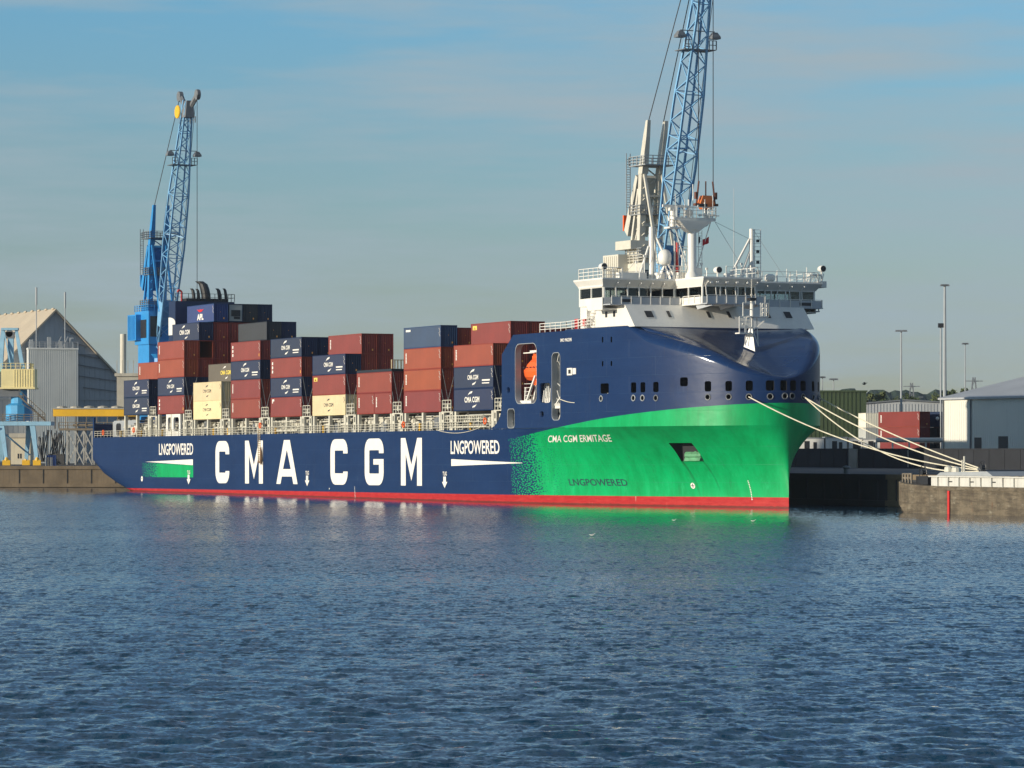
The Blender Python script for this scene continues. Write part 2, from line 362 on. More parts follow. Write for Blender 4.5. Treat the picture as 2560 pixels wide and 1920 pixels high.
    me.update(calc_edges=True); me.polygons.foreach_set('use_smooth', [True]*len(q)); me.materials.append(m)
    struct(link('water', me))
make_water()

# ------------------------------------------------------------------ ship frame: u forward from the stern, v across from the near side, w up
TH = R(25.75); DV = (math.sin(TH), -math.cos(TH)); NV = (math.cos(TH), math.sin(TH)); S0 = (-71.2, 603.0); TRIM = .004
MS = T(S0[0], S0[1], 0) @ Matrix.Rotation(math.atan2(DV[1], DV[0]), 4, 'Z') @ Matrix.Rotation(-math.atan(TRIM), 4, 'Y')
MQ = T(S0[0], S0[1], 0) @ Matrix.Rotation(math.atan2(DV[1], DV[0]), 4, 'Z')        # same axes, level: for the quay side
BM, UA, LB_, KN = 25.2, 185.0, 212.6, 8.9
HB = BM/2
def hv(u, w):
    a = 0 if u < UA else HB*(1-math.sqrt(max(0, 1-((min(u, LB_)-UA)/(LB_-UA))**2)))
    bb = 0 if u < 150 else HB*((min(u, LB_)-150)/(LB_-150))**1.8
    s = min(1, max(0, w/KN))**2.2
    return bb+(a-bb)*s
def v_of(px, u):
    k = (px-1280)/8875; bx = S0[0]+u*DV[0]; by = S0[1]+u*DV[1]
    return (k*by-bx)/(NV[0]-k*NV[1])
def w_of(py, u, v): return CAMH-(py-1122)/8875*(S0[1]+u*DV[1]+v*NV[1])-TRIM*u
def u_of(px, v=0.0):
    k = (px-1280)/8875; ax = S0[0]+v*NV[0]; ay = S0[1]+v*NV[1]
    return (k*ay-ax)/(DV[0]-k*DV[1])

ship = thing('container_ship', 'long navy container ship with green bow and red waterline moored at the quay', 'container ship', MS)
def wbot(u):
    pts = [(0, 4.1), (3.7, 2.4), (9, 1.15), (15.5, .0), (24, -1.6), (30, -2.2), (300, -2.2)]
    for (a, b), (c, d) in zip(pts[:-1], pts[1:]):
        if u <= c: return b+(d-b)*(u-a)/(c-a)
def make_hull():
    us = [0, .6, 1.2, 2.5, 3.7, 6, 9, 12, 15.5, 19, 24, 30, 40]+list(range(50, 150, 10))+list(range(150, 185, 2))
    us += [185+(LB_-185)*(1-(1-i/44)**2.2) for i in range(0, 45)]
    fr = [0, .02, .05, .09, .14, .18, .2]+[.2+.8*i/18 for i in range(1, 19)]
    rings = []
    for u in us:
        wb = wbot(u); near = []
        for f in fr:
            w = wb+(KN-wb)*f; v = hv(u, w)
            if u < 45: v += 2.2*(1-u/45)*(1-math.sqrt(1-max(0, 1-f/.32)**2))
            elif f < .14: v += (1-f/.14)**2*1.0*min(1, (212.6-u)/60)
            near.append((u, min(v, HB), w))
        rings.append(near+[(u, HB, KN)]+[(a, BM-b, c) for a, b, c in near[::-1]]+[(u, HB, wb)])
    mb = MB(); mb.loft(rings)
    o = mb.build('hull', [HULL, DARK], ship); fix_normals(o.data); return o
def out_n(u, v):                                        # outward normal of the bow outline
    if u <= UA: return Vector((0, -1, 0))
    return Vector(((u-UA)/(LB_-UA)**2, (v-HB)/HB**2, 0)).normalized()
def pocket(mb, u, v, hw, w0, w1, r, depth=1.5):
    n = out_n(u, v); t = Vector((-n.y, n.x, 0)); c = Vector((u, v, 0)); vs = []
    poly = rrect(-hw, hw, w0, w1, r, 3)
    for d in (.5, -depth):
        for (x, z) in poly: vs.append(c+t*x+n*d+Vector((0, 0, z)))
    k = len(poly)
    mb.add(vs, [tuple(range(k))[::-1], tuple(range(k, 2*k))]+[(i, (i+1) % k, (i+1) % k+k, i+k) for i in range(k)], 1)
def mirror_v(mb):
    m = MB(); m.v = mb.v+[(a[0], BM-a[1], a[2]) for a in mb.v]; k = len(mb.v)
    m.f = mb.f+[tuple(i+k for i in f[::-1]) for f in mb.f]; m.m = mb.m+mb.m; return m
def boolean(o, cut):
    fix_normals(cut.data)
    md = o.modifiers.new('cut', 'BOOLEAN'); md.operation = 'DIFFERENCE'; md.solver = 'EXACT'; md.object = cut
    dg = bpy.context.evaluated_depsgraph_get(); me = bpy.data.meshes.new_from_object(o.evaluated_get(dg))
    o.modifiers.clear(); old = o.data; o.data = me; me.name = old.name; bpy.data.meshes.remove(old)
    cm = cut.data; bpy.data.objects.remove(cut); bpy.data.meshes.remove(cm)
hull = make_hull()
# anchor pocket cut in both sides of the bow
cut = MB()
cut.add([(198.3, 1.0, 6.9), (202.0, 1.0, 6.9), (201.6, 1.0, 4.7), (197.9, 1.0, 4.7), (198.3, hv(198.3, 6.9)+1.9, 6.9), (202.0, hv(202, 6.9)+1.9, 6.9), (201.6, hv(201.6, 4.7)+.25, 4.7), (197.9, hv(197.9, 4.7)+.25, 4.7)],
        [(0, 1, 2, 3), (4, 7, 6, 5), (0, 4, 5, 1), (1, 5, 6, 2), (2, 6, 7, 3), (3, 7, 4, 0)], 1)
cut = mirror_v(cut).build('cutter', [HULL, DARK], ship); boolean(hull, cut); smooth_angle(hull.data, 28)

HBASE = 196.0                                        # foot of the wheelhouse front
def ridge_w(u, v):                                     # height of the crease round the bow
    pts = [(0, 20.9), (.72, 20.9), (1.5, 19.0), (2.57, 18.1), (3.79, 17.3), (5.63, 16.2), (7.32, 15.25), (8.82, 14.75), (10.5, 14.45), (13, 14.35)]
    if v > HB: pts = [(0, 20.9), (.5, 20.7), (1.5, 19.9), (3.0, 19.0), (5.0, 18.0), (7.0, 16.85), (8.8, 15.75), (10.5, 14.9), (11.8, 14.5), (13, 14.35)]
    v = min(v, BM-v)
    for (a, b), (c, d) in zip(pts[:-1], pts[1:]):
        if v <= c: return b+(d-b)*(v-a)/(c-a)
WINS = [(189.55, .18, .95, 12.97, 14.21), (195.62, .97, .5, 12.95, 14.22), (197.33, 1.33, .44, 12.97, 14.2), (199.57, 1.9, .46, 12.97, 14.2), (203.83, 3.4, .58, 13.6, 14.66),
        (206.9, 4.95, .44, 12.94, 14.16), (209.13, 6.5, .42, 12.94, 14.14), (210.9, 8.27, .42, 12.95, 14.16), (212.15, 10.35, .5, 12.97, 14.18), (212.57, 11.95, .42, 12.97, 14.2)]
HOLES = [(188.74, .12, 12.37), (195.6, .97, 12.33), (197.28, 1.32, 12.31), (199.57, 1.9, 12.27), (206.9, 4.93, 12.28), (209.14, 6.5, 12.28), (210.89, 8.24, 12.26), (212.16, 10.37, 12.29), (212.59, 12.1, 12.35)]
def make_bow():
    U0 = 179.0; outl = [(U0, 0.0)]
    for i in range(1, 4): outl.append((U0+(UA-U0)*i/3, 0.0))
    NA = 46
    for i in range(1, NA+1):
        a = R(90)*i/NA; outl.append((UA+(LB_-UA)*math.sin(a), HB*(1-math.cos(a))))
    outl += [(u, BM-v) for u, v in outl[-2::-1]]
    K = len(outl); vi = hv(HBASE, 9)
    lev = [0, .2, .4, .6, .8, .93, 1]
    rows = []
    for k, (u, v) in enumerate(outl):
        rw = ridge_w(u, v); col = [(u, v, KN+.004+(rw-KN)*t) for t in lev]
        a = outl[max(0, k-1)]; b = outl[min(K-1, k+1)]; t = Vector((b[0]-a[0], b[1]-a[1])).normalized(); inn = Vector((-t.y, t.x))
        if k in (0, K-1): inn = Vector((0, 1 if k == 0 else -1))
        drop = min(1, max(0, (u-194.5)/4)); rr = .35+.8*drop; rh = .25+1.05*drop
        mv = min(v, BM-v)
        if mv > 5: rh *= max(.3, 1-(mv-5)/9)
        for j in range(1, 8):
            q = R(4)+R(86)*j/7
            col.append((u+inn.x*rr*(math.cos(R(4))-math.cos(q)), v+inn.y*rr*(math.cos(R(4))-math.cos(q)), min(20.9+.3*(1-drop), rw+rh*(math.sin(q)-math.sin(R(4))))))
        rows.append(col)
    mb = MB(); n = len(rows[0])
    mb.loft(rows, closed=False)
    for i in range(len(mb.f)):
        if i % (n-1) >= len(lev)-1: mb.m[i] = 2
    # shield: from the crease back up to the foot of the wheelhouse front
    sh = [i for i in range(K) if outl[i][0] > HBASE]
    i0, i1 = sh[0], sh[-1]; base = []
    for i in sh:
        f = (i-i0)/(i1-i0); f = .5-.5*math.cos(math.pi*f); f = .5*f+.5*(i-i0)/(i1-i0)
        base.append((HBASE, vi+.6+(BM-2*vi-1.2)*f, 20.9))
    NS = 9; prev = [i*n+n-1 for i in sh]; vs0 = len(mb.v)
    grid = [prev]
    for s in range(1, NS+1):
        t = s/NS; ids = []
        for i, bpt in zip(sh, base):
            q = Vector(rows[i][-1]); bb = Vector(bpt); p = q.lerp(bb, t)
            sag = math.sin(math.pi*t)
            p.z += .12*sag*min(1, (q-bb).length/8); p.x += .18*sag*min(1, (q-bb).length/8)
            ids.append(len(mb.v)); mb.v.append(tuple(p))
        grid.append(ids)
    for a, b in zip(grid[:-1], grid[1:]):
        for j in range(len(sh)-1): mb.f.append((a[j], a[j+1], b[j+1], b[j])); mb.m.append(2)
    # top deck, after face, underside
    aft_n = [i*n+n-1 for i in range(0, i0+1)]; aft_f = [i*n+n-1 for i in range(i1, K)]
    mb.f.append(tuple(aft_n+grid[-1]+aft_f)); mb.m.append(0)
    mb.f.append((*aft_n[-1:], *[g[0] for g in grid[1:]])[::-1]); mb.m.append(2)
    mb.f.append((*[g[-1] for g in grid[:0:-1]], aft_f[0])[::-1]); mb.m.append(2)
    mb.f.append(tuple(i*n for i in range(K))); mb.m.append(0)
    mb.f.append(tuple(list(range(n))+[(K-1)*n+j for j in range(n-1, -1, -1)])); mb.m.append(0)
    o = mb.build('forecastle', [HULL, DARK, HULLG], ship); fix_normals(o.data)
    c = MB()
    for (u, v, hw, w0, w1) in WINS: pocket(c, u, v, hw, w0, w1, .22)
    for (u, v, w) in HOLES: pocket(c, u, v, .27, w-.27, w+.27, .26, 1.2)
    for (a, w0, w1) in [(188.95, 19.2, 19.9), (190.95, 19.15, 19.85), (188.95, 16.3, 16.95), (190.95, 16.3, 16.9)]: pocket(c, a+.14, hv(a+.14, 12), .16, w0, w1, .1, .5)
    c = mirror_v(c); cutter = c.build('cutter', [HULL, DARK, HULLG], ship); boolean(o, cutter); smooth_angle(o.data, 17)
    return o
bow = make_bow()
# fairlead rims of the mooring holes, on the shell
def ring_on(parent, name, u, v, w, r, mat, tubr=.07, side=1):
    n = out_n(u, v); t = Vector((-n.y, n.x, 0)); mb = MB(); pts = []
    for i in range(17):
        a = 2*math.pi*i/16; p = Vector((u, v, w))+t*r*math.cos(a)+Vector((0, 0, r*math.sin(a)))+n*.03
        pts.append((p.x, p.y if side == 1 else BM-p.y, p.z))
    mb.path(pts, tubr, 5); return mb.build(name, mat, parent)
for u, v, w in HOLES:
    ring_on(bow, 'fairlead', u, v, w, .34, STEEL if u > 199 else GREYP)
    if u > 200: ring_on(bow, 'fairlead', u, v, w, .34, STEEL, side=-1)

# things painted on the shell: shapes pressed onto the hull surface
def on_hull(name, parent, verts, faces, u0, w0, mat, off=.035, shear=0.0):
    vs = []
    for x, y in verts:
        u = u0+x+shear*y; w = w0+y; vs.append((u, hv(u, w)-off, w))
    mb = MB(); mb.add(vs, faces); return mb.build(name, mat, parent)
def arc(cx, cy, r, a0, a1, n=6): return [(cx+r*math.cos(R(a0+(a1-a0)*i/n)), cy+r*math.sin(R(a0+(a1-a0)*i/n))) for i in range(n+1)]
LW0, LH = 1.45, 6.5
def big_letter(ch, u0, u1):
    w = u1-u0; s = 1.62; h = s/2; H = LH; r = .95
    if ch in 'CG':
        pts = [(w-h, H*.685), (w-h, H-h-r)]+arc(w-h-r, H-h-r, r, 0, 90)+arc(h+r, H-h-r, r, 90, 180)+arc(h+r, h+r, r, 180, 270)+arc(w-h-r, h+r, r, 270, 360)
        pts += [(w-h, H*.29)] if ch == 'C' else [(w-h, H*.44)]
        v, f = ribbon(pts, s)
        if ch == 'G':
            k = len(v); v += [(w*.46, H*.44), (w, H*.44), (w, H*.56), (w*.46, H*.56)]; f = f+[(k, k+1, k+2, k+3)]
            v[k+0] = (w*.46, H*.441); v[k+1] = (w, H*.441)
    elif ch == 'M':
        me = fill([[(0, 0), (s, 0), (s, H*.66), (w/2, H*.1), (w-s, H*.66), (w-s, 0), (w, 0), (w, H), (w-s*.95, H), (w/2, H*.44), (s*.95, H), (0, H)]])
        v = [tuple(p.co[:2]) for p in me.vertices]; f = [tuple(p.vertices) for p in me.polygons]
    else:
        me = fill([[(0, 0), (s*1.02, 0), (s*1.33, H*.17), (w-s*1.33, H*.17), (w-s*1.02, 0), (w, 0), (w*.5+s*.72, H), (w*.5-s*.72, H)],
                   [(s*1.62, H*.34), (w/2, H*.78), (w-s*1.62, H*.34)]])
        v = [tuple(p.co[:2]) for p in me.vertices]; f = [tuple(p.vertices) for p in me.polygons]
    on_hull('painted_letter', hull, v, f, u0, LW0, WHITE2)
for ch, a, b in [('C', 58.1, 64.0), ('M', 70.6, 77.9), ('A', 83.3, 91.6), ('C', 104.0, 110.3), ('G', 116.4, 123.0), ('M', 128.9, 135.9)]: big_letter(ch, a, b)
def hull_text(body, u0, w0, wd, h, mat, bold=.0, cuts=0, shear=0.0, parent=None, off=.035):
    v, f = text2d(body, wd, h, bold, cuts); return on_hull('painted_lettering', parent or hull, v, f, u0, w0, mat, off, shear)
hull_text('LNGPOWERED', 32.7, 5.85, 15.6, 1.85, WHITE2, .018)
hull_text('LNGPOWERED', 145.2, 5.7, 14.6, 1.8, WHITE2, .018)
on_hull('painted_wedge', hull, [(26.2, 4.78), (48.2, 4.22), (48.2, 5.15)], [(0, 1, 2)], 0, 0, WHITE2)
on_hull('painted_wedge', hull, [(145.4+i, 4.13+.37*i/20) for i in range(21)]+[(145.4+i, 5.05-.49*i/20) for i in range(21)], [(i, i+1, 22+i, 21+i) for i in range(20)], 0, 0, WHITE2, off=.05)
hull_text('CMA CGM ERMITAGE', 172.7, 7.12, 15.3, .86, WHITE2, .008, .5, shear=1.0)
DKT = paint('dark_lettering', (.01, .035, .06), .5, .05)
hull_text('LNGPOWERED', 175.6, 1.68, 11.4, .85, DKT, .008, .45, shear=-.25)
def arrow(u, w0, w1, hw):
    a = .42
    on_hull('painted_arrow', hull, [(-hw*.5, w0+a*2), (hw*.5, w0+a*2), (hw*.5, w1), (-hw*.5, w1), (-hw, w0+a*2), (0, w0), (hw, w0+a*2)], [(0, 1, 2, 3), (4, 5, 6)], u, 0, WHITE2, off=.055)
for u, t in ((46.3, 2.72), (95.3, 2.72), (143.3, 2.72)):
    arrow(u, .78+.4, t, .85); hull_text('TUG', u-.62, t+.12, 1.3, .55, WHITE2, .02, parent=hull, off=.055)
def disc(u, w, r, mat=WHITE2, name='painted_disc'):
    n = 20; v = [(r*math.cos(6.2832*i/n), r*math.sin(6.2832*i/n)) for i in range(n)]
    return on_hull(name, hull, v, [tuple(range(n))], u, w, mat, off=.045)
disc(198.2, 1.75, .36); disc(24.6, 2.0, .45); disc(103.6, .86, .12)
on_hull('painted_cross', hull, [(-.28, -.04), (.28, -.04), (.28, .04), (-.28, .04), (-.05, .05), (.05, .05), (.05, .26), (-.05, .26), (-.05, -.26), (.05, -.26), (.05, -.05), (-.05, -.05)],
        [(0, 1, 2, 3), (4, 5, 6, 7), (8, 9, 10, 11)], 198.2, 1.75, BLACK, off=.06)
on_hull('painted_mark', hull, [(-.25, -.05), (.25, -.05), (.25, .05), (-.25, .05)], [(0, 1, 2, 3)], 24.6, 2.0, BLACK, off=.06)
for uc, w0, k in ((207.2, .1, 12), (112.9, -.3, 8)):                                   # draught marks
    v = []; f = []
    for i in range(k):
        y = w0+i*.2; b = len(v); v += [(0, y), (.16, y), (.16, y+.1), (0, y+.1)]; f.append((b, b+1, b+2, b+3))
    on_hull('draught_marks', hull, v, f, uc, 0, WHITE2, off=.05, shear=-.12)
# IMO number on the forecastle side
v, f = text2d('IMO 9962395', 3.1, .42, .02)
mb = MB(); mb.add([(177.95+x if 0 else 178.0+x, -.28, 19.62+y) for x, y in v], f)
# anchor housed in its pocket
mb2 = MB(); va = hv(199.8, 5.3)
mb2.tube((198.7, va+.25, 5.45), (201.4, va+.95, 5.45), .42, 8); mb2.loft([[(198.6, va-.1, 4.75), (201.3, va+.55, 4.75), (201.3, va+1.2, 4.75), (198.6, va+.6, 4.75)], [(198.7, va+.1, 5.5), (201.35, va+.8, 5.5), (201.3, va+1.3, 5.5), (198.7, va+.7, 5.5)]])
mb2.tube((200.1, va+.6, 5.6), (200.4, va+1.8, 6.8), .24, 6)
mb2.build('anchor', paint('rusty_green', (.10, .30, .15), .7, .3, 1.5, rust=.9), hull)

# ---- side screen forward of the cargo, with the boat openings
SCR = [(157.2, 8.95), (158.8, 9.35), (160.0, 10.1), (160.7, 11.1), (160.9, 12.4), (160.9, 18.5), (164.3, 20.95), (178.98, 20.95), (178.98, 8.95)]
holes = [rrect(164.9, 171.2, 12.05, 19.75, 1.1), rrect(175.45, 177.85, 9.85, 18.35, .7), rrect(162.6, 164.75, 8.98, 11.5, .5),
         rrect(171.75, 175.1, 12.1, 14.6, .6), rrect(162.3, 163.3, 13.5, 14.3, .4), rrect(172.0, 173.1, 10.3, 11.05, .35)]
me = fill([SCR]+holes, .7)
for vtx in me.vertices: vtx.co = (vtx.co.x, vtx.co.z+.352, vtx.co.y)
me.materials.append(HULL); fix_normals(me); scr = link('side_screen', me, ship)
mb_imo = mb; mb_imo.v = [(a[0]+.0-.0, -.012, a[2]) for a in mb.v]
for i, a in enumerate(mb_imo.v): mb_imo.v[i] = (a[0]-.1, -.012, a[2])
mb_imo.build('painted_lettering', WHITE2, scr)
for h in holes[:3]:                                  # pale lining of each opening
    mb = MB(); k = len(h); cxh = sum(p[0] for p in h)/k; cyh = sum(p[1] for p in h)/k
    inner = [(x+(.07 if x < cxh else -.07), y+(.07 if y < cyh else -.07)) for x, y in h]
    mb.add([(x, -.03, y) for x, y in h]+[(x, .8, y) for x, y in h]+[(x, -.03, y) for x, y in inner]+[(x, .8, y) for x, y in inner],
           [(2*k+i, 2*k+(i+1) % k, 3*k+(i+1) % k, 3*k+i) for i in range(k)]+[(i, (i+1) % k, 2*k+(i+1) % k, 2*k+i) for i in range(k)])
    mb.build('opening_rim', GREYP, scr)
mb = MB()                                            # inner deck and structure behind the screen
mb.box(164.2, 178.9, .35, 9.0, 11.7, 11.95); mb.box(171.3, 171.55, .4, 3.2, 11.95, 20.4); mb.box(164.2, 178.9, .35, 9, 20.5, 20.88)
mb.box(175.2, 175.4, .4, 2.5, 11.95, 20.4); mb.box(177.95, 178.3, .4, 8, 9.0, 20.4)
mb.box(164.9, 168.5, .5, 3.5, 11.96, 12.5); mb.box(162.9, 164.6, 1.0, 3.0, 9.0, 10.1)
mb.build('boat_deck', WHITE, ship)
mb = MB()
mb.bar((166.2, .8, 12.5), (166.4, .8, 14.2), .22); mb.bar((167.8, 1.2, 12.3), (170.2, 1.4, 19.4), .22); mb.bar((166.9, .6, 12.2), (169.6, .6, 15.6), .26)
mb.bar((164.9, 1.2, 18.6), (171.2, 1.2, 18.6), .14); mb.bar((168.2, .6, 18.7), (171.1, .6, 18.7), .26); mb.bar((170.6, 1.8, 12), (170.6, 1.8, 18), .2)
for s in range(5): mb.box(166.1, 168.1, .7, .8, 12.6+s*.5, 12.66+s*.5)
for s in range(9): mb.bar((175.5+random.random()*2, .5+random.random(), 10+s*.9), (175.6+random.random()*2, .6, 10.9+s*.9), .1)
mb.bar((175.5, .5, 11.8), (177.8, .5, 13.4), .16); mb.bar((175.6, .6, 11.6), (177.8, .6, 11.6), .5)
mb.build('davit_frame', WHITE, ship)
mb = MB()                                            # winch in the small opening
mb.lathe((173.4, 1.2, 13.1), [(.8, -.6), (.8, -.5), (.45, -.45), (.45, .45), (.8, .5), (.8, .6)], 14, axis='x'); mb.box(172.2, 174.8, .6, 1.8, 12.1, 12.7)
for a in range(6): mb.bar((172.1+a*.5, .4, 12.2), (172.3+a*.45, .5, 14.3-abs(a-2.5)*.25), .12)
mb.build('winch', WHITE, ship)
mb = MB(); mb.box(179.9, 181.3, -.12, .02, 15.4, 16.3); mb.box(181.4, 182.3, -.1, .02, 15.5, 16.25)
wb_ = mb.build('side_light_box', WHITE, ship); mb = MB(); mb.box(180.3, 180.95, -.14, -.1, 15.6, 16.1); mb.build('lamp_recess', DARK, wb_)
# railing on the top deck abaft the house
mb = MB(); mb.rail([(171.5, .3, 21.0), (178.9, .3, 21.0), (185.5, .35, 21.25)], 1.1, 1.5, .05, 3); mb.build('deck_railing', WHITE, ship)

# ---- lifeboat
lb = thing('lifeboat', 'orange enclosed lifeboat hanging in the tall opening of the ship side', 'lifeboat', MS @ T(164.7, 1.95, 15.0) @ Matrix.Diagonal((1, 1, .78, 1)))
mb = MB(); rings = []
for i in range(13):
    t = i/12; x = 7.6*t; s = max(.12, math.sin(math.pi*min(1, max(0, .06+.88*t)))**.45); k = .62+.38*s
    hw = 1.35*s; zb = .55*(1-s); zt = 2.35
    rings.append([(x, -hw*.35, zb), (x, -hw*.85, zb+.6), (x, -hw, 1.5), (x, -hw, zt*.8), (x, hw, zt*.8), (x, hw, 1.5), (x, hw*.85, zb+.6), (x, hw*.35, zb)])
mb.loft(rings); mb.build('hull', ORNG, lb)
mb = MB(); rings = []
for i in range(9):
    t = i/8; x = .7+5.6*t; s = min(1, 3*min(t, 1-t)+.55); zt = 1.9+1.75*min(1, 2.2*min(t+.12, 1.1-t)); hw = 1.2*s
    rings.append([(x, -hw, 1.9), (x, -hw*.92, zt-.6), (x, -hw*.55, zt), (x, hw*.55, zt), (x, hw*.92, zt-.6), (x, hw, 1.9)])
mb.loft(rings); mb.box(2.2, 3.4, -.5, .5, 3.4, 4.1); mb.build('canopy', ORNG, lb)
mb = MB()
for i in range(5): mb.box(1.2+i*.95, 1.55+i*.95, -1.37, -1.33, 2.1, 2.3)
mb.build('port_lights', BLACK, lb)
mb = MB(); mb.bar((2.6, -.2, 4.1), (3.4, -.3, 6.2), .14); mb.box(2.2, 3.0, -.35, .1, 4.1, 4.6); mb.box(3.8, 6.4, -1.2, -.8, -.75, .1); mb.build('hoisting_hook', [ORNG], lb)

# ------------------------------------------------------------------ deck house and bridge
hs = MB(); hs.prism([(184.2, 20.95), (HBASE, 20.95), (193.3, 23.8), (184.2, 23.8)], .95, BM+.75)
house = hs.build('deck_house', WHITE, ship)
mb = MB()
def slope_win(px, py, wu=.62, hh=.8, big=False):
    w = 22.5; u = HBASE-(w-20.95)*.947; v = v_of(px, u); w = w_of(py, u, v); u = HBASE-(w-20.95)*.947
    d = .947
    def P(vv, ww, off): return (HBASE-(ww-20.95)*d+off, vv, ww+off*.9)
    a = wu/2; h = hh/2; fr = MB()
    for (e, o, mi) in ((.12, .03, 0), (0, .05, 1)):
        vs = [P(v-a-e, w-h-e, o), P(v+a+e, w-h-e, o), P(v+a+e, w+h+e, o), P(v-a-e, w+h+e, o)]
        fr.add(vs, [(0, 1, 2, 3)], mi)
    vs = [P(v-a-.12, w-h-.12, -.05), P(v+a+.12, w-h-.12, -.05), P(v+a+.12, w+h+.12, -.05), P(v-a-.12, w+h+.12, -.05)]
    fr.add(vs, [(0, 1, 2, 3)], 0)
    fr.build('window', [WHITE, BLACK], house)
for px, py, wu in [(1623, 786, 1.0), (1673, 786, .42), (1773, 787, .42), (1824, 787, .42), (1923, 788, .42), (1972, 788, .95)]: slope_win(px, py, wu)
for u in (188.3, 190.4):
    mb = MB(); mb.box(u, u+.5, .9, .945, 22.3, 23.0); mb.build('window', BLACK, house)
UB, UF, V0, V1, VS0, VS1, UBACK = 191.5, 198.6, -1.0, 28.8, 8.8, 16.2, 185.0
WF, WS, WH, WR = 23.75, 24.6, 25.8, 26.85                                          # floor, sill, head, roof
bridge = MB()
bridge.box(UBACK, UB, V0, V1, WF-.1, WF+.05); bridge.box(UB, UF, VS0, VS1, WF-.1, WF+.05)
# lower walls
def wallbox(p0, p1, w0, w1, th=.12, mb=bridge):
    (u0, v0), (u1, v1) = p0, p1
    if abs(u0-u1) < 1e-6: mb.box(u0-th, u0, min(v0, v1), max(v0, v1), w0, w1)
    else: mb.box(min(u0, u1), max(u0, u1), v0, v0+th, w0, w1)
segs = [((UB, V0+.12), (UB, VS0), 6), ((UB, VS0), (UF-.12, VS0), 2), ((UF, VS0), (UF, VS1), 3), ((UB, VS1-.12), (UF-.12, VS1-.12), 2), ((UB, VS1), (UB, V1-.12), 6),
        ((UBACK+.12, V0), (UBACK+.12, V1), 14), ((UBACK+.12, V0), (UB-.12, V0), 2), ((UBACK+.12, V1-.12), (UB-.12, V1-.12), 2)]
panes = []
for p0, p1, nw in segs:
    wallbox(p0, p1, WF+.05, WS); wallbox(p0, p1, WH, WR-.15)
    (u0, v0), (u1, v1) = p0, p1
    L = math.hypot(u1-u0, v1-v0); pw = .15
    for i in range(nw+1):
        t = i/nw; s = (L-pw)*t+pw/2
        uu = u0+(u1-u0)*s/L; vv = v0+(v1-v0)*s/L
        if abs(u0-u1) < 1e-6: bridge.box(u0-.12, u0, vv-pw/2, vv+pw/2, WS, WH)
        else: bridge.box(uu-pw/2, uu+pw/2, v0, v0+.12, WS, WH)
        if i < nw:
            s2 = (L-pw)*(i+1)/nw+pw/2; s0 = s+pw/2; s1 = s2-pw/2
            if abs(u0-u1) < 1e-6: panes.append((u0-.08, u0-.05, v0+(v1-v0)*s0/L, v0+(v1-v0)*s1/L))
            else: panes.append((u0+(u1-u0)*s0/L, u0+(u1-u0)*s1/L, v0+.05, v0+.08))
# roof with its sloping visor
out = [(UBACK-.4, V0-.55), (UB+.9, V0-.55), (UB+.9, VS0-.35), (UF+.9, VS0-.35), (UF+.9, VS1+.35), (UB+.9, VS1+.35), (UB+.9, V1+.55), (UBACK-.4, V1+.55)]
inn = [(UBACK, V0), (UB, V0), (UB, VS0), (UF, VS0), (UF, VS1), (UB, VS1), (UB, V1), (UBACK, V1)]
k = len(out); vs = [(u, v, 25.9) for u, v in inn]+[(u, v, 26.75) for u, v in out]+[(u, v, 26.95) for u, v in out]
bridge.add(vs, [(i, (i+1) % k, k+(i+1) % k, k+i) for i in range(k)]+[(k+i, k+(i+1) % k, 2*k+(i+1) % k, 2*k+i) for i in range(k)]+[tuple(range(2*k, 3*k))])
# wing ends: deep white cheeks
for v in (V0-.1, V1+.02): bridge.prism([(185.2, 25.9), (UB+.1, 25.9), (UB+.1, 26.9), (184.6, 26.9)], v-.04, v+.05)
for v in (V0-.08, V1+.0): bridge.prism([(187.6, 23.1), (UB, 23.1), (UB, WS), (186.6, WS)], v-.03, v+.06)
bridge.box(188.2, UB-.1, V0, 2.2, 23.12, 23.3); bridge.box(188.2, UB-.1, BM-1.6, V1, 23.12, 23.3)
# dark partitions inside
br = bridge.build('bridge', WHITE, ship); fix_normals(br.data)
for a in panes:
    mb = MB(); mb.box(a[0], a[1], min(a[2], a[3]), max(a[2], a[3]), WS, WH); mb.build('bridge_window', GLASS, br)
mb = MB(); mb.box(185.6, 186.0, 5.2, 20.5, WF+.05, 26.6); mb.box(188.5, 190.2, 9, 17, WF+.05, 25.0); mb.box(185.3, UB-.3, V0+.3, V1-.3, 25.95, 26.5); mb.box(187.5, 189, 3.4, 4.6, WF+.05, 25.4); mb.box(193, 197, 10, 15, WF+.05, 24.9)
mb.build('wheelhouse_interior', DARK, br)
for u_, v in [(UB, V0+1.6*i) for i in range(1, 6)]+[(UB, VS1+1.75*i) for i in range(1, 7)]+[(UF, VS0+.4+1.35*i) for i in range(6)]:
    mb = MB(); mb.path([(u_+.3, v, 24.75), (u_+.12, v, 25.9), (u_+.75, v, 26.45), (u_+.95, v, 26.3)], .065, 4); mb.build('wiper_bracket', WHITE, br)
for v in (9.6, 10.4, 11.7, 13.1, 14.6): mb = MB(); mb.cbox((UF+.8, v, 26.3), (.25, .25, .22)); mb.build('deck_lamp', WHITE, br)
mb = MB(); mb.bar((UF+.55, VS0, 26.15), (UF+.55, VS1, 26.15), .07); mb.build('cable_rail', WHITE, br)
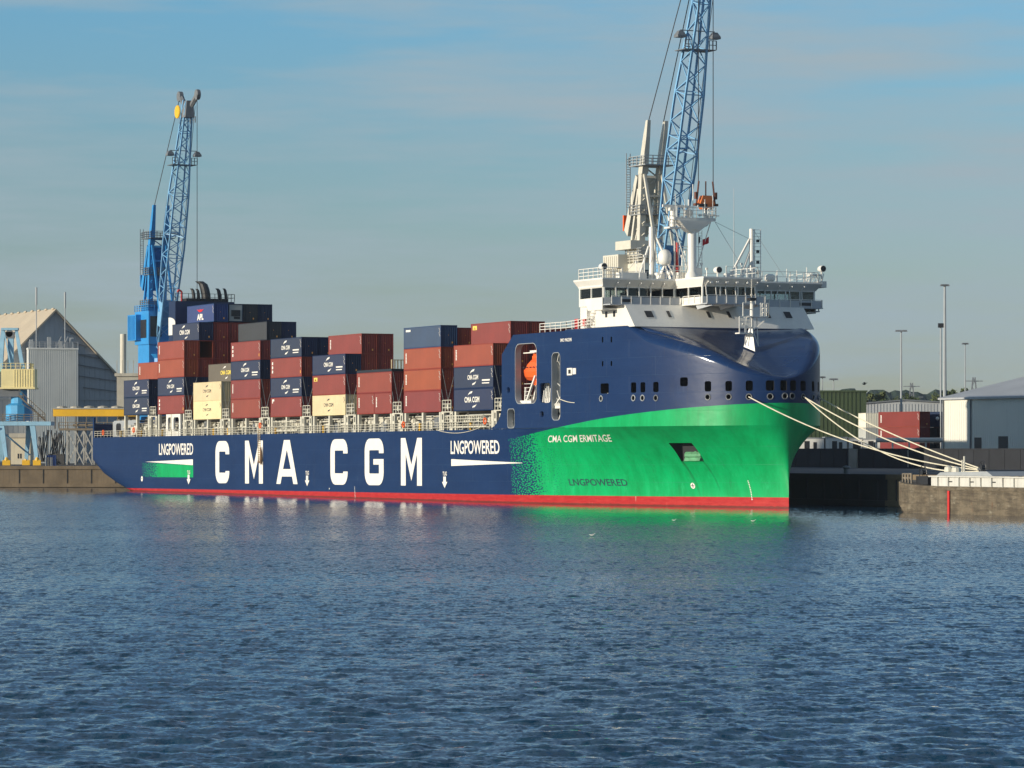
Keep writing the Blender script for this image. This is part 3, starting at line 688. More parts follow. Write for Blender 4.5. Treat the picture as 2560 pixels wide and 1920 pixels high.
# balcony in front of the windows
PAN = paint('parapet_grey', (.46, .48, .50), .45, .06, .6)
mb = MB(); FLR = 193.35; FB = 200.3
mb.box(UB, FLR, V0, VS0-.3, WF-.12, WF); mb.box(UB, FLR, VS1+.3, V1, WF-.12, WF); mb.box(UF, FB, VS0-.3, VS1+.3, WF-.12, WF); 
mb.box(FLR-.05, FLR, V0+.2, VS0-.3, WF, 24.6); mb.box(FLR-.05, FLR, VS1+.3, V1-.2, WF, 24.6); mb.box(FB-.05, FB, VS0-.3, VS1+.3, WF, 24.6)
mb.box(FLR, FB-.06, VS1+.25, VS1+.3, WF, 24.6)
for v in (9.2, 12.4, 15.6): mb.prism([(196.2, 23.6), (FB-.1, 23.6), (FB-.1, 23.45), (196.6, 23.1)], v, v+.15)
bal = mb.build('bridge_balcony', PAN, ship)
mb = MB()
for uu, va, vb, st_ in ((FLR, V0+.2, VS0-.3, 1.38), (FB, VS0-.3, VS1+.3, 1.3), (FLR, VS1+.3, V1-.2, 1.5)):
    mb = MB(); nn_ = round((vb-va)/st_)
    for i in range(nn_+1): v = va+(vb-va)*i/nn_; mb.bar((uu+.05, v, WF), (uu+.05, v, 24.72), .1)
    mb.bar((uu+.05, va, 24.7), (uu+.05, vb, 24.7), .07); mb.build('parapet_railing', WHITE, bal)
for va, vb in ((.6, 2.0), (25.4, 27.2)): mb = MB(); mb.box(FLR+.01, FLR+.03, va, vb, 23.97, 24.35); mb.build('freeing_port', BLACK, bal)
mb = MB(); mb.rail([(UF-4.8, VS0-.05, WF+.1), (UF-.5, VS0-.05, WF+.1)], .9, 1.3, .045, 2); mb.build('hand_rail', WHITE, bal)
# stairs and small gear on the after end of the house
mb = MB(); mb.box(182.2, 184.0, .6, 2.2, 20.95, 24.6); mb.box(182.4, 183.6, .7, 2.0, 24.6, 25.6)
for i in range(6): mb.box(184.3+i*.28, 184.6+i*.28, .3, .9, 21.2+i*.42, 21.28+i*.42)
mb.bar((184.2, .3, 21.6), (186.2, .3, 24.4), .06); mb.bar((184.2, .3, 21.1), (186.0, .3, 23.7), .08); mb.build('stair_tower', WHITE, ship)
mb = MB(); mb.box(180.2, 181.2, .8, 1.6, 21.2, 22.4); mb.box(183.4, 184.0, .3, .6, 21.4, 22.3); mb.build('fire_locker', REDP, ship)

# ---- on the roof of the bridge
def RP(px, py, u):                                   # (v, w) on the cross plane u
    v = v_of(px, u); return v, w_of(py, u, v)
mb = MB()
mb.rail([(UBACK, V0, 26.95), (UB, V0, 26.95), (UB, V0+2.6, 26.95)], 1.3, 1.2, .05, 3); mb.rail([(UB+.6, VS1+.6, 26.95), (UB+.6, V1, 26.95), (UBACK, V1, 26.95)], 1.25, 1.9, .04, 2)
mb.rail([(UF+.5, VS0+3, 26.95), (UF+.5, VS1, 26.95), (UB+.7, VS1, 26.95)], 1.25, 1.5, .035, 2); mb.rail([(UBACK, 2, 26.95), (UBACK, 24, 26.95)], 1.25, 1.8, .035, 2)
mb.build('roof_railing', WHITE, ship)
mast = MB()
um = 192.0; vm, wp = RP(1731, 575, um)
mast.lathe((um, vm, 26.95), [(.95, 0), (.75, .7), (.56, 1.0), (.56, wp-26.95), (.8, wp-26.9)], 18)
w1 = w_of(548, um, vm)
mast.loft([[(um+a*.5, vm+b*.6, wp-.3) for a, b in ((-1, -1), (1, -1), (1, 1), (-1, 1))], [(um+a*1.0, vm+b*2.3, w1-.25) for a, b in ((-1, -1), (1, -1), (1, 1), (-1, 1))], [(um+a*1.0, vm+b*2.4, w1-.2) for a, b in ((-1, -1), (1, -1), (1, 1), (-1, 1))]])
for q in (-2.6, -1.3, 1.5, 2.6): mast.bar((um+.6, vm+q, w1), (um+.6, vm+q, w1+1.7+.5*abs(q)), .07)
for q in (-1.1, 1.1): mast.bar((um, vm+q*.5, 28), (um, vm+q*2.4, w1-.2), .1)
for z in (29, 31): mast.bar((um, vm-1.4, z), (um, vm+1.4, z), .08)
mast.box(um-.8, um+.8, vm-2.9, vm+2.9, w1-.2, w1+.15)
M_ = mast.build('main_mast', WHITE, ship, smooth=False); smooth_angle(M_.data, 35)
mb = MB(); mb.rail([(um+1, vm-2.6, w1+.15), (um+1, vm+2.8, w1+.15), (um-1, vm+2.8, w1+.15)], 1.3, .9, .045, 3); mb.build('mast_railing', WHITE, M_)
mb = MB()                                            # port-hand radar on its tripod and the long scanner
vr, wr = RP(1683, 512, um)
mb.bar((um, vr-.3, w1), (um, vr-.1, wr-2.6), .2); mb.bar((um, vr+.6, w1), (um, vr+.1, wr-2.6), .16); mb.box(um-.7, um+.7, vr-.8, vr+.8, wr-2.9, wr-2.7)
mb.rail([(um+.7, vr-.8, wr-2.7), (um+.7, vr+.9, wr-2.7)], 1.3, .8, .05, 3); mb.tube((um, vr, wr-2.7), (um, vr, wr-.5), .32, 10); mb.box(um-.3, um+.3, vr-.5, vr+.35, wr-.7, wr-.3)
mb.build('radar_mount', WHITE, M_)
mb = MB(); mb.box(um-.12, um+.12, vr-1.4, vr+1.9, wr-.28, wr+.02); mb.build('radar_scanner', WHITE, M_)
mb = MB(); v2, w2 = RP(1772, 540, um); mb.tube((um, v2, w1), (um, v2, w2), .28, 8, .34); mb.box(um-.1, um+.1, v2-1.4, v2+1.5, w2+.0, w2+.12); mb.ball((um, v2-1.2, w2+.05), .16); mb.build('radar_scanner', WHITE, M_)
mb = MB(); v3, w3 = RP(1723, 466, um)
mb.tube((um, v3, w1), (um, v3, w3-2.8), .18, 6); mb.tube((um, v3+.6, w3-4.2), (um, v3+.6, w3+.3), .05, 5); mb.tube((um, v3, w3-3), (um, v3, w3-1.6), .1, 6)
mb.bar((um, v3-.9, w3-2.6), (um, v3+1.0, w3-2.6), .08); mb.bar((um, v3-.2, w3-3.2), (um, v3+.8, w3-3.9), .07); mb.box(um-.1, um+.1, v3+.7, v3+1.1, w3-4.2, w3-4.1); mb.tube((um, v3+2.2, w1), (um, v3+2.2, w1+2.1), .05, 5); mb.box(um-.3, um+.3, v3+1.4, v3+2.3, w1+1.5, w1+1.8)
mb.lathe((um+.5, v3-.4, w1+.7), [(.3, -.4), (.55, .3)], 10, axis='x'); mb.build('signal_pole', WHITE, M_)
mb = MB(); mb.box(um+.3, um+.6, v3+1.2, v3+2.3, w1+1.55, w1+1.9); mb.build('navigation_light', BLACK, M_)
mb = MB()                                            # mast ladder
for i in range(18):
    z = 27+i*(wp-27)/18; mb.bar((um, vm+.9, z), (um, vm+1.4, z), .05)
mb.bar((um, vm+.9, 27), (um, vm+.9, wp), .06); mb.bar((um, vm+1.4, 27), (um, vm+1.4, wp), .06); mb.build('mast_ladder', WHITE, M_)
# red flag below the yard (hung on the mast halyard)
fl = MB(); fv, fw = RP(1765, 604, um); n_ = 8
pts = []
for i in range(n_+1):
    t = i/n_
    for j in range(2): pts.append((um+.12*math.sin(t*7), fv-.42+.85*t, fw-.55+.4*t+j*.75+.05*math.sin(t*6+j)))
fl.add(pts, [(2*i, 2*i+2, 2*i+3, 2*i+1) for i in range(n_)]); fo = fl.build('flag', paint('flag_red', (.50, .015, .02), .7, .1), None, M=MS)
tag(fo, 'small red flag flying under the mast platform of the container ship', 'flag')
fl = MB(); fv, fw = RP(1749, 600, um); fl.add([(um, fv-.12, fw-.5), (um+.1, fv+.1, fw-.3), (um+.1, fv+.12, fw+.5), (um, fv-.1, fw+.3)], [(0, 1, 2, 3)])
fo = fl.build('flag', BLACK, None, M=MS); tag(fo, 'dark folded flag beside the red flag under the mast platform', 'flag')
# foremost light mast at the right of the roof
ut = 189.0; vt, wt = RP(1880, 572, ut); mb = MB()
mb.tube((ut, vt, 26.95), (ut, vt, wt), .36, 10, .26); _, ws = RP(1862, 595, ut)
for q in (-3.7, -1.9): mb.tube((ut, vt+q*(.95), 26.95), (ut, vt-.2, ws if q < -3 else ws-1.6), .17, 6)
mb.tube((ut-1.5, vt+1.2, 26.95), (ut, vt-.2, ws-4), .13, 6); mb.tube((ut+1, vt-2.2, 26.95), (ut, vt+.4, 30.2), .12, 6)
for s in (.45, 1.3): mb.bar((ut, vt+s, 26.95), (ut, vt+s, wt), .08)
for i in range(16): z = 27.2+i*(wt-27.3)/15; mb.bar((ut, vt+.35, z), (ut, vt+1.3, z), .05)
lm = mb.build('signal_mast', WHITE, ship)
for z in (.15, .35, .55, .75): mb = MB(); mb.box(ut-.15, ut+.15, vt+.75, vt+1.05, 27+z*(wt-27), 27.35+z*(wt-27)); mb.build('signal_light', BLACK, lm)
# after light post with stays, satcom dome, funnel post, searchlights, small gear
up = 187.5; vp, wpt = RP(1630, 568, up); mb = MB()
mb.tube((up, vp, 26.95), (up, vp, wpt), .4, 10, .32); mb.tube((up, vp-1.9, 26.95), (up, vp-.4, 31.2), .16, 6); mb.tube((up+2, vp+2.3, 27), (up, vp+.3, 33), .14, 6)
for i in range(14):
    z = 27+i*(wpt-27.2)/14; mb.bar((up, vp+.5, z), (up, vp+1.5, z+.5*(i % 2)), .05)
mb.bar((up, vp+.55, 27), (up, vp+.55, wpt), .07); mb.bar((up, vp+1.55, 27), (up, vp+1.55, wpt-1), .07); mb.build('light_post', WHITE, ship)
ud = 190.0; vd, wd = RP(1663, 643, ud); mb = MB()
mb.lathe((ud, vd, wd), [(.35, -.95), (.72, -.8), (.82, -.3), (.82, .3), (.6, .75), (.25, .95), (.05, .98)], 18); d_ = mb.build('satellite_dome', WHITE, ship, smooth=True)
mb = MB()
for a, b in ((-.9, -.6), (.9, .4), (-.5, .9), (.5, -.9)): mb.bar((ud+a, vd+b*1.1, 26.95), (ud, vd, wd-.9), .13)
mb.rail([(ud+1, vd-1.3, 26.95), (ud+1, vd+2.6, 26.95)], 1.7, .9, .05, 3); mb.build('dome_stand', WHITE, d_)
mb = MB(); v4, _ = RP(1694, 650, ud); mb.tube((ud, v4, 26.95), (ud, v4, 31.6), .2, 8); mb.build('red_post', REDP, ship)
mb = MB(); mb.bar((ud, v4-.35, 26.95), (ud, v4-.35, 31.8), .14); mb.bar((ud, v4-.3, 31), (ud, v4+1.5, 30.7), .1); mb.build('post_ladder', WHITE, ship)
def search(px, py, u, name='search_light'):
    v, w = RP(px, py, u); mb = MB(); mb.tube((u, v, 26.95), (u, v, w-.3), .1, 6); mb.lathe((u-.3, v, w), [(.3, 0), (.42, .2), (.42, .75)], 12, axis='x'); mb.ball((u-.3, v, w), .38)
    o = mb.build(name, WHITE, ship); mb = MB(); mb.lathe((u+.46, v, w), [(.36, 0), (.36, .02)], 12, axis='x'); mb.build('lens', BLACK, o)
search(1508, 666, 188.5); search(2055, 672, 189.5); search(1795, 675, 195.5)
mb = MB()
for px, py, u, h in ((1600, 668, 190, 1.2), (1897, 678, 190.5, 1.2), (1968, 672, 190.5, 1.4), (1993, 676, 190.5, 1.1), (1944, 675, 190.5, 1.3), (1817, 664, 196, 1.7), (2018, 668, 190, 1.5)):
    v, w = RP(px, py, u); mb.tube((u, v, 26.95), (u, v, w), .09, 6, .05)
mb.build('antenna_rod', WHITE, ship)
mb = MB()
for (pa, ya, ua), (pb, yb, ub) in [((1630, 570, 187.5), (1695, 690, 190)), ((1700, 690, 191), (1690, 545, 192)), ((1785, 548, 192), (1870, 690, 190)), ((1885, 575, 189), (1960, 690, 190)), ((1600, 640, 188), (1560, 690, 187)), ((1880, 600, 189), (1790, 555, 192))]:
    va, wa = RP(pa, ya, ua); vb, wb2 = RP(pb, yb, ub); mb.tube((ua, va, wa), (ub, vb, wb2), .025, 4)
mb.build('rigging_wires', GREYP, ship)
mb = MB()
for px, pt, u in ((1592, 655, 187), (1612, 640, 188), (1648, 600, 187.6), (1676, 650, 190), (1706, 640, 191), (1714, 630, 191), (1755, 660, 192), (1768, 672, 193), (1842, 668, 191), (1855, 660, 191)):
    v, w = RP(px, pt, u); mb = MB(); mb.tube((u, v, 26.95), (u, v, w), .07, 5, .05); mb.cbox((u, v, w), (.2, .25, .3)); mb.build('aerial', WHITE, ship)
for px, u in ((1605, 188), (1650, 188.5), (1703, 190.5), (1822, 191)):
    v, _ = RP(px, 690, u); mb = MB(); mb.box(u-.4, u+.4, v-.5, v+.5, 26.95, 27.9); mb.build('roof_locker', WHITE, ship)
mb = MB(); v, w = RP(1836, 470, 188.0); mb.tube((188, v, 26.95), (188, v, w), .07, 5, .025); mb.build('whip_antenna', GREYP, ship)
mb = MB(); v, w = RP(1925, 688, 190.5); mb.lathe((190.5, v, 26.95), [(.4, 0), (.7, .3), (.7, .8), (.4, 1.0)], 12)
v, w = RP(1742, 690, 192.0); mb.box(191, 192.5, v-.6, v+.5, 26.95, 28.4); v, w = RP(1575, 690, 188); mb.box(187, 188, v-1.4, v+1.6, 26.95, 27.9); mb.build('roof_locker', WHITE, ship)
mb = MB(); v, w = RP(2035, 695, 190.0)
for i in range(6): mb.bar((189+i*.3, v-.9+i*.35, 26.95), (189.5+.2*i, v-.3+i*.3, 28.2), .09)
mb.box(189, 190.5, v-.5, v+.9, 27.9, 28.1); mb.box(189, 191, v+.5, v+1.3, 26.4, 27.2); mb.build('wing_console', WHITE, ship)
mb = MB(); v, w = RP(2048, 755, 189.0); mb.box(188, 190.5, 27.5, 30.0, 23.35, 23.5); mb.rail([(190.4, 27.6, 23.5), (190.4, 29.9, 23.5), (188, 29.9, 23.5)], 1.1, .8, .05, 3); mb.build('wing_platform', GREYP, ship)
# foremast on the sloping bow plate
uf = 204.0; vf, wf = RP(1883, 856, uf); mb = MB()
mb.add([(uf-.9, vf-.75, wf-.5), (uf+.6, vf-.05, wf-1.1), (uf-.9, vf+.65, wf-.5), (uf-.45, vf-.2, wf+1.9), (uf-.15, vf-.03, wf+1.9), (uf-.45, vf+.2, wf+1.9)], [(0, 1, 4, 3), (1, 2, 5, 4), (2, 0, 3, 5), (3, 4, 5), (0, 2, 1)])
mb.bar((uf-.4, vf, wf+1.3), (uf+.3, vf+1.9, wf+3), .12); mb.bar((uf-.4, vf, wf+1.6), (uf+.3, vf-1.6, wf+2.2), .12); mb.box(uf-1, uf+.5, vf-.7, vf+1.9, wf+3.0, wf+3.15); mb.box(uf-.6, uf+.5, vf-2.1, vf-.4, wf+1.0, wf+1.15)
mb.rail([(uf+.5, vf-2.1, wf+1.15), (uf+.5, vf-.6, wf+1.15)], 1.9, .7, .06, 3); mb.rail([(uf+.5, vf-1.6, wf+3.1), (uf+.5, vf-.3, wf+3.1)], 1.6, 1.2, .06, 2); mb.rail([(uf+.5, vf+.8, wf+3.1), (uf+.5, vf+1.9, wf+3.1), (uf-1, vf+1.9, wf+3.1)], 1.6, .5, .06, 3)
mb.tube((uf-.3, vf, wf+1.8), (uf-.3, vf, wf+5.0), .24, 8, .17)
for q in (-1, 1): mb.bar((uf-.3, vf+.9*q, wf-.4), (uf-.3, vf+.7*q, wf+3.0), .09); mb.bar((uf-.3, vf+.9*q, wf-.4), (uf-.3, vf, wf+2.0), .08); mb.tube((uf-.3, vf, wf+5.4), (uf-.3, vf+.03, wf+7.6), .07, 6); mb.ball((uf-.3, vf, wf+5.7), .18)
fm = mb.build('foremast', WHITE, ship); mb = MB(); mb.box(uf-.7, uf+.15, vf-.42, vf+.42, wf+5.0, wf+5.35); mb.build('mast_light', BLACK, fm)
# ------------------------------------------------------------------ stern, deck gear, funnel
BAYU = [145.4-16.33*i for i in range(9)]
mb = MB(); mb.box(-.05, .55, .02, .3, KN+.01, 12.3); mb.box(-.05, .25, .3, BM-.3, KN+.01, 11.2); mb.box(-.05, .55, BM-.3, BM-.02, KN+.01, 12.3); mb.build('stern_bulwark', HULL, ship)
mb = MB(); mb.box(.56, 13.2, 3.4, 3.6, KN+.01, 11.6); mb.box(.56, 13.2, 3.6, 20, 11.6, 11.75); mb.build('mooring_deck_house', GREYP, ship)
mb = MB(); mb.prism(rrect(2.3, 4.7, 9.2, 11.3, .5), 3.36, 3.41); mb.build('doorway', BLACK, ship)
mb = MB(); mb.box(13.4, 156.6, 2.3, 2.5, KN+.01, 11.0); mb.build('hatch_coaming', GREYP, ship)
mb = MB(); mb.box(13.4, 156.8, 2.6, 22.6, 10.9, 11.25); mb.build('hatch_covers', paint('hatch_brown', (.10, .09, .08), .6, .2), ship)
mb = MB(); mb.rail([(.6, .12, KN), (156.9, .12, KN)], 1.05, 1.63, .035, 3); mb.build('side_railing', CREAMP, ship)
def lash(u0, base):
    mb = MB(); u1 = u0+3.7
    for uc in (u0+.45, u1-.45):
        for s in (-.33, .33): mb.box(uc+s-.13, uc+s+.13, .35, .75, KN, base)
        for h in (0, .5, 1): mb.box(uc-.2, uc+.2, .37, .73, KN+.0+(base-KN-.35)*h+.01, KN+.34+(base-KN-.35)*h)
        mb.box(uc-.2, uc+.2, 1.0, BM-1, base-.9, base-.6)
    mb.box(u0+.3, u1-.3, .3, BM-.3, base-.12, base+.02)
    mb.rail([(u0+.5, .36, base+.02), (u1-.5, .36, base+.02)], 1.5, .9, .055, 3)
    mb.box(u0+1.5, u1-1.5, .5, .8, base+.3, base+1.0)
    for v in (3.0, 5.5): mb.bar((u0+1.0, v, base), (u0+1.0, v, base+2.0), .12); mb.bar((u1-1, v, base), (u1-1, v, base+2), .12)
    mb.build('lashing_bridge', CREAMP, ship)
for i in range(9): lash(BAYU[i]+12.25, 11.4 if i < 8 else 12.2)
for i in range(9):
    b = 11.36 if i <= 6 else 12.42
    for q in ((.1, 5.85, 11.5) if i else (.1, 11.5)):
        mb = MB(); mb.box(BAYU[i]+q, BAYU[i]+q+.5, .4, .85, KN, b); mb.build('container_pedestal', CREAMP, ship)
me = fill([[(34.6, KN+.02), (41.4, KN+.02), (41.2, 12.4), (34.8, 12.4)], rrect(35.5, 37.4, 9.7, 11.9, .5), rrect(38.1, 40.6, 9.7, 11.9, .5)], .3)
for vtx in me.vertices: vtx.co = (vtx.co.x, vtx.co.z+.6, vtx.co.y)
me.materials.append(WHITE); link('support_frame', me, ship)
# deck clutter: pipes, valves, fans, boxes along the side passage
rg = random.Random(11); pale = MB(); dk = MB(); yl = MB()
for i in range(9):
    u0 = BAYU[i]-3.9; u1 = BAYU[i]+12.2
    for z, r in ((10.55, .12), (10.15, .09), (9.75, .14), (10.85, .07)):
        a = u0+rg.random()*2; b = u1-rg.random()*2; pale.tube((a, 1.5+rg.random()*.6, z), (b, 1.5+rg.random()*.6, z), r, 6)
    u = u0
    while u < u1-1:
        k = rg.random()
        if k < .3: w = .7+rg.random()*1.6; pale.box(u, u+w, 1.1+rg.random(), 2.1, KN+.25+rg.random()*1.0, KN+.85+rg.random()*1.4)
        elif k < .48: pale.lathe((u+.4, 1.5, KN+.1), [(.22, 0), (.22, 1.0), (.45, 1.05), (.5, 1.35), (.3, 1.6)], 8)
        elif k < .62: pale.bar((u, 1.0, KN), (u+.1, 1.0, KN+1.2+rg.random()), .16); pale.bar((u, 1.0, KN+1.2), (u+.9, 1.2, KN+1.2), .14)
        elif k < .8: d2 = MB(); d2.box(u, u+.4+rg.random()*.9, 1.2, 2.2, KN+.4, KN+1.1+rg.random()*1.1); d2.build('deck_locker', STEEL, ship)
        elif k < .88: yb = MB(); yb.box(u, u+.3, .8, 1.1, KN, KN+1.1); yb.build('yellow_post', YELL, ship)
        else: pale.path([(u, 1.3, KN), (u, 1.3, KN+1.4), (u+.3, 1.3, KN+1.7), (u+.7, 1.3, KN+1.5)], .14, 6)
        u += .45+rg.random()*1.0
pale.build('deck_pipework', CREAMP, ship);
mb = MB()                                            # stowed gangway and ladder frames
mb.box(142.5, 154.5, .35, .5, 10.75, 10.85); mb.box(142.5, 154.5, .35, .5, 9.9, 10.0)
for i in range(18): mb.bar((142.6+i*.7, .42, 9.95), (142.6+i*.7, .42, 10.8), .1)
mb.box(142.5, 154.5, .35, .5, 10.35, 10.42); mb.tube((144, .6, 9.3), (155, .6, 9.3), .15, 6)
for i in range(14): mb.bar((81+i*.65, .42, 9.9), (81+i*.65, .42, 10.7), .09)
mb.box(81, 90, .35, .5, 10.65, 10.75); mb.box(81, 90, .35, .5, 9.85, 9.95); mb.box(82.5, 90.5, .3, .9, 9.3, 9.5); mb.build('stowed_gangway', CREAMP, ship)
for u, w in ((155.7, 10.0), (129.6, 9.8), (5.2, 9.7), (20.4, 10.0), (76.6, 10.2)):
    mb = MB(); pts = [(u+.38*math.cos(6.2832*i/12), .05, w+.38*math.sin(6.2832*i/12)) for i in range(13)]; mb.path(pts, .1, 6)
    o = mb.build('life_ring', ORNG, None, M=MS)
    tag(o, {155.7: 'orange life ring at the forward end of the side passage by the blue step', 129.6: 'orange life ring on the railing beneath the blue-topped stack of four', 5.2: 'orange life ring at the stern corner beside the dark doorway',
            20.4: 'orange life ring below the two aftermost navy containers', 76.6: 'orange life ring beneath the five-high red and blue stack'}[u], 'life ring', 'life rings along the ship railing')
# pilot ladder with its rope bundle
pl = thing('pilot_ladder', 'rope pilot ladder hanging over the letter M on the blue ship side', 'ladder', MS @ T(76.2, -.12, 2.6))
mb = MB(); mb.bar((0, 0, 2.2), (0, 0, 6.9), .07); mb.bar((.75, 0, 2.2), (.75, 0, 6.9), .07); mb.build('side_rope', ROPE, pl)
mb = MB()
for i in range(15): mb.box(-.06, .82, -.06, .06, 2.2+i*.33, 2.27+i*.33)
mb.build('step', paint('worn_wood', (.30, .19, .09), .7, .2), pl)
mb = MB(); mb.path([(.9, 0, 4.2), (1.3, -.1, 3.0), (1.2, -.15, 2.2), (.6, -.1, 2.0), (0, 0, 2.3)], .1, 6); mb.lathe((1.45, -.12, 3.0), [(.08, -1.3), (.26, -.6), (.2, .3), (.05, 1.4)], 8); mb.build('rope_bundle', paint('tarred_rope', (.22, .13, .07), .8, .3, 2), pl)
# loose hoses draped along the hull
def sag(p, q, dip, n=14): return [(p[0]+(q[0]-p[0])*i/n, p[1]+(q[1]-p[1])*i/n, p[2]+(q[2]-p[2])*i/n-dip*4*(i/n)*(1-i/n)) for i in range(n+1)]
def draped(label, pts, r=.05, mat=ROPE, name='hanging_line', cat='rope', grp='ropes'):
    mb = MB(); mb.path(pts, r, 5); o = mb.build(name, mat, None, M=MS); tag(o, label, cat, grp); return o
GL = 'thin lines draped along the ship side'
draped('thin pale line drooping from the narrow slot to the first square port', sag((177.8, -.06, 12.5), (188.0, .2, 13.0), .75), .05, grp=GL)
draped('thin pale line between the square port and the first tall port', sag((189.7, .5, 13.0), (194.2, 1.3, 13.2), .25), .045, grp=GL)
draped('thin pale line drooping below the deck edge by the stowed gangway', sag((140.6, -.06, 9.0), (154.5, -.06, 9.2), .6), .035, grp=GL)

fu = MB(); vf0, vf1 = v_of(423, 28.0), v_of(587, 31.0)
fu.box(28.0, 31.0, vf0, vf1, KN, 30.9); fn = fu.build('funnel_casing', FUNN, ship)
mb = MB(); mb.box(27.96, 31.04, vf0-.06, vf0-.01, 25.4, 27.4)
mb.prism([(28.0-.04, 27.4), (31.04, 27.4)]+[(28.0+3.04*math.cos(R(a)), 27.4+.9*math.sin(R(a))) for a in range(10, 100, 15)]+[(27.96, 28.3)], vf0-.06, vf0-.01); mb.build('funnel_panel', WHITE, fn)
for px0, px1, pyt in ((480, 488, 721), (493, 500, 722), (501, 523, 703), (544, 553, 721), (561, 568, 721)):
    u = 29.5; va, vb = v_of(px0, u), v_of(px1, u); r = (vb-va)/2; vc = (va+vb)/2; _, wt = RP(px0, pyt, u)
    mb = MB(); h = wt-30.9; prev = None
    pts = [((u, vc+.4*r, 30.9), r), ((u, vc+.3*r, 30.9+h*.35), r), ((u-.1*r, vc+.1*r, 30.9+h*.62), r), ((u-.3*r, vc-.2*r, 30.9+h*.86), r*.95), ((u-.8*r, vc-.9*r, 30.9+h), r*.9)]
    n = 12; rings = []
    for (c, rr) in pts: rings.append([(c[0]+rr*math.cos(6.2832*i/n), c[1]+rr*math.sin(6.2832*i/n), c[2]) for i in range(n)])
    mb.loft(rings); mb.lathe((u, vc+.3*r, 30.9), [(r*1.5, 0), (r*1.5, .25), (r*1.1, .5)], 10); mb.build('exhaust_pipe', BLACK, fn, smooth=False)
mb = MB(); mb.rail([(31, vf0, 30.95), (31, vf1, 30.95), (28, vf1, 30.95)], 1.2, 1.2, .04, 2); mb.box(28.3, 30.8, vf0+2, vf1-1, 30.95, 31.4); mb.build('funnel_railing', BLACK, fn)
mb = MB(); v, w = RP(455, 730, 29.5); mb.path([(29.5, v, 30.9), (29.5, v, 32.5), (29.5, v-.5, 32.8), (29.5, v-.7, 32.4)], .16, 6); mb.build('vent_pipe', REDP, fn)

# ------------------------------------------------------------------ containers
def cpaint(name, col, rough=.5): return paint(name, col, rough, .10, .25, streak=.22, rust=.12, rnd=.10, spec=.22)
CC = {'R': cpaint('oxide_red', (.215, .036, .028)), 'O': cpaint('brick_red', (.27, .052, .027)), 'N': cpaint('container_navy', (.010, .024, .066)), 'B': cpaint('container_slate_blue', (.032, .064, .13)),
      'C': cpaint('container_cream', (.66, .545, .32)), 'G': cpaint('container_dark_grey', (.03, .037, .048)), 'T': cpaint('container_taupe', (.11, .095, .075)), 'A': cpaint('container_royal_blue', (.018, .048, .165)), 'L': cpaint('container_light_grey', (.42, .43, .40)),
      'W': cpaint('container_white', (.74, .70, .58))}
CNAME = {'R': 'dark red', 'O': 'brick red', 'N': 'navy', 'B': 'slate blue', 'C': 'cream', 'G': 'dark grey', 'T': 'taupe', 'A': 'royal blue', 'L': 'pale grey', 'W': 'white'}
_cm = {}
def corr(L, z0, z1, d, pitch, along, at_, nrm):          # trapezoid corrugation strip
    n = max(3, int(L/pitch)); p = L/n; prof = []
    for i in range(n):
        for t, q in ((0, 0), (.28, 0), (.5, -d), (.78, -d)): prof.append(((i+t)*p, q))
    prof.append((L, 0)); vs = []
    for z in (z0, z1):
        for s, q in prof: vs.append((s, at_+q*nrm, z) if along == 'x' else (at_+q*nrm, s, z))
    k = len(prof); return vs, [(i, i+1, k+i+1, k+i) for i in range(k-1)]
def cont_meshes(L, H, kind='box'):
    key = (L, H, kind)
    if key in _cm: return _cm[key]
    Wd = 2.438; out = {}
    fr = MB(); e = .11
    for x in (0, L-e):
        for y in (0, Wd-e): fr.box(x, x+e, y, y+e, 0, H)
    for y in (0, Wd-e): fr.box(e, L-e, y+.004, y+e-.004, 0.001, .15); 
    if kind != 'open':
        for y in (0, Wd-e): fr.box(e, L-e, y+.004, y+e-.004, H-.09, H-.001)
    for x in (0, L-e): fr.box(x+.004, x+e-.004, e, Wd-e, .001, .15); fr.box(x+.004, x+e-.004, e, Wd-e, H-.13, H-.001)
    for x in (-.005, L-.165):
        for y in (-.005, Wd-.165):
            for z in (-.005, H-.11): fr.box(x, x+.17, y, y+.17, z, z+.115)
    out['frame'] = fr
    bd = MB(); z0, z1 = .15, H-.09
    if kind == 'reefer':
        bd.box(.1, L-.1, .03, Wd-.03, .1, H-.02)
        for i in range(24): x = .4+i*(L-.8)/23; bd.box(x, x+.06, .02, .03, .25, H-.2)
    else:
        for at_, nr in ((.012, -1), (Wd-.012, 1)):
            v, f = corr(L-2*e, z0, z1, .04, .28, 'x', at_, nr); bd.add([(a+e, b, c) for a, b, c in v], f)
        bd.box(e, L-e, .05, Wd-.05, H-.06, H-.03); bd.box(e, L-e, .05, Wd-.05, .1, .14)
    out['side_panels'] = bd
    fe = MB()
    if kind == 'reefer':
        fe.box(L-.25, L-.05, .12, Wd-.12, .16, H-.14)
    elif kind == 'open': fe.box(.4, .5, .12, Wd-.12, .16, H-.14)
    else:
        v, f = corr(Wd-2*e, z0, z1, .05, .25, 'y', L-.02, 1); fe.add([(a, b+e, c) for a, b, c in v], f)
    out['end_wall'] = fe
    dr = MB(); dr.box(.02, .06, .12, Wd-.12, .16, H-.14)
    for y in (.45, .95, 1.5, 2.0): dr.bar((0, y, .1), (0, y, H-.1), .04)
    out['door'] = dr
    res = {}
    for k, m in out.items():
        me = bpy.data.meshes.new(k); me.from_pydata(m.v, [], m.f); me.materials.append(WHITE); res[k] = me
    if kind == 'reefer':
        rf = MB(); rf.box(L-.04, L+.0, .45, Wd-.45, .9, 1.9); rf.box(L-.04, L-.0, .9, Wd-.5, .45, .85); me = bpy.data.meshes.new('cooling_unit'); me.from_pydata(rf.v, [], rf.f); me.materials.append(BLACK); res['cooling_unit'] = me
    _cm[key] = res; return res
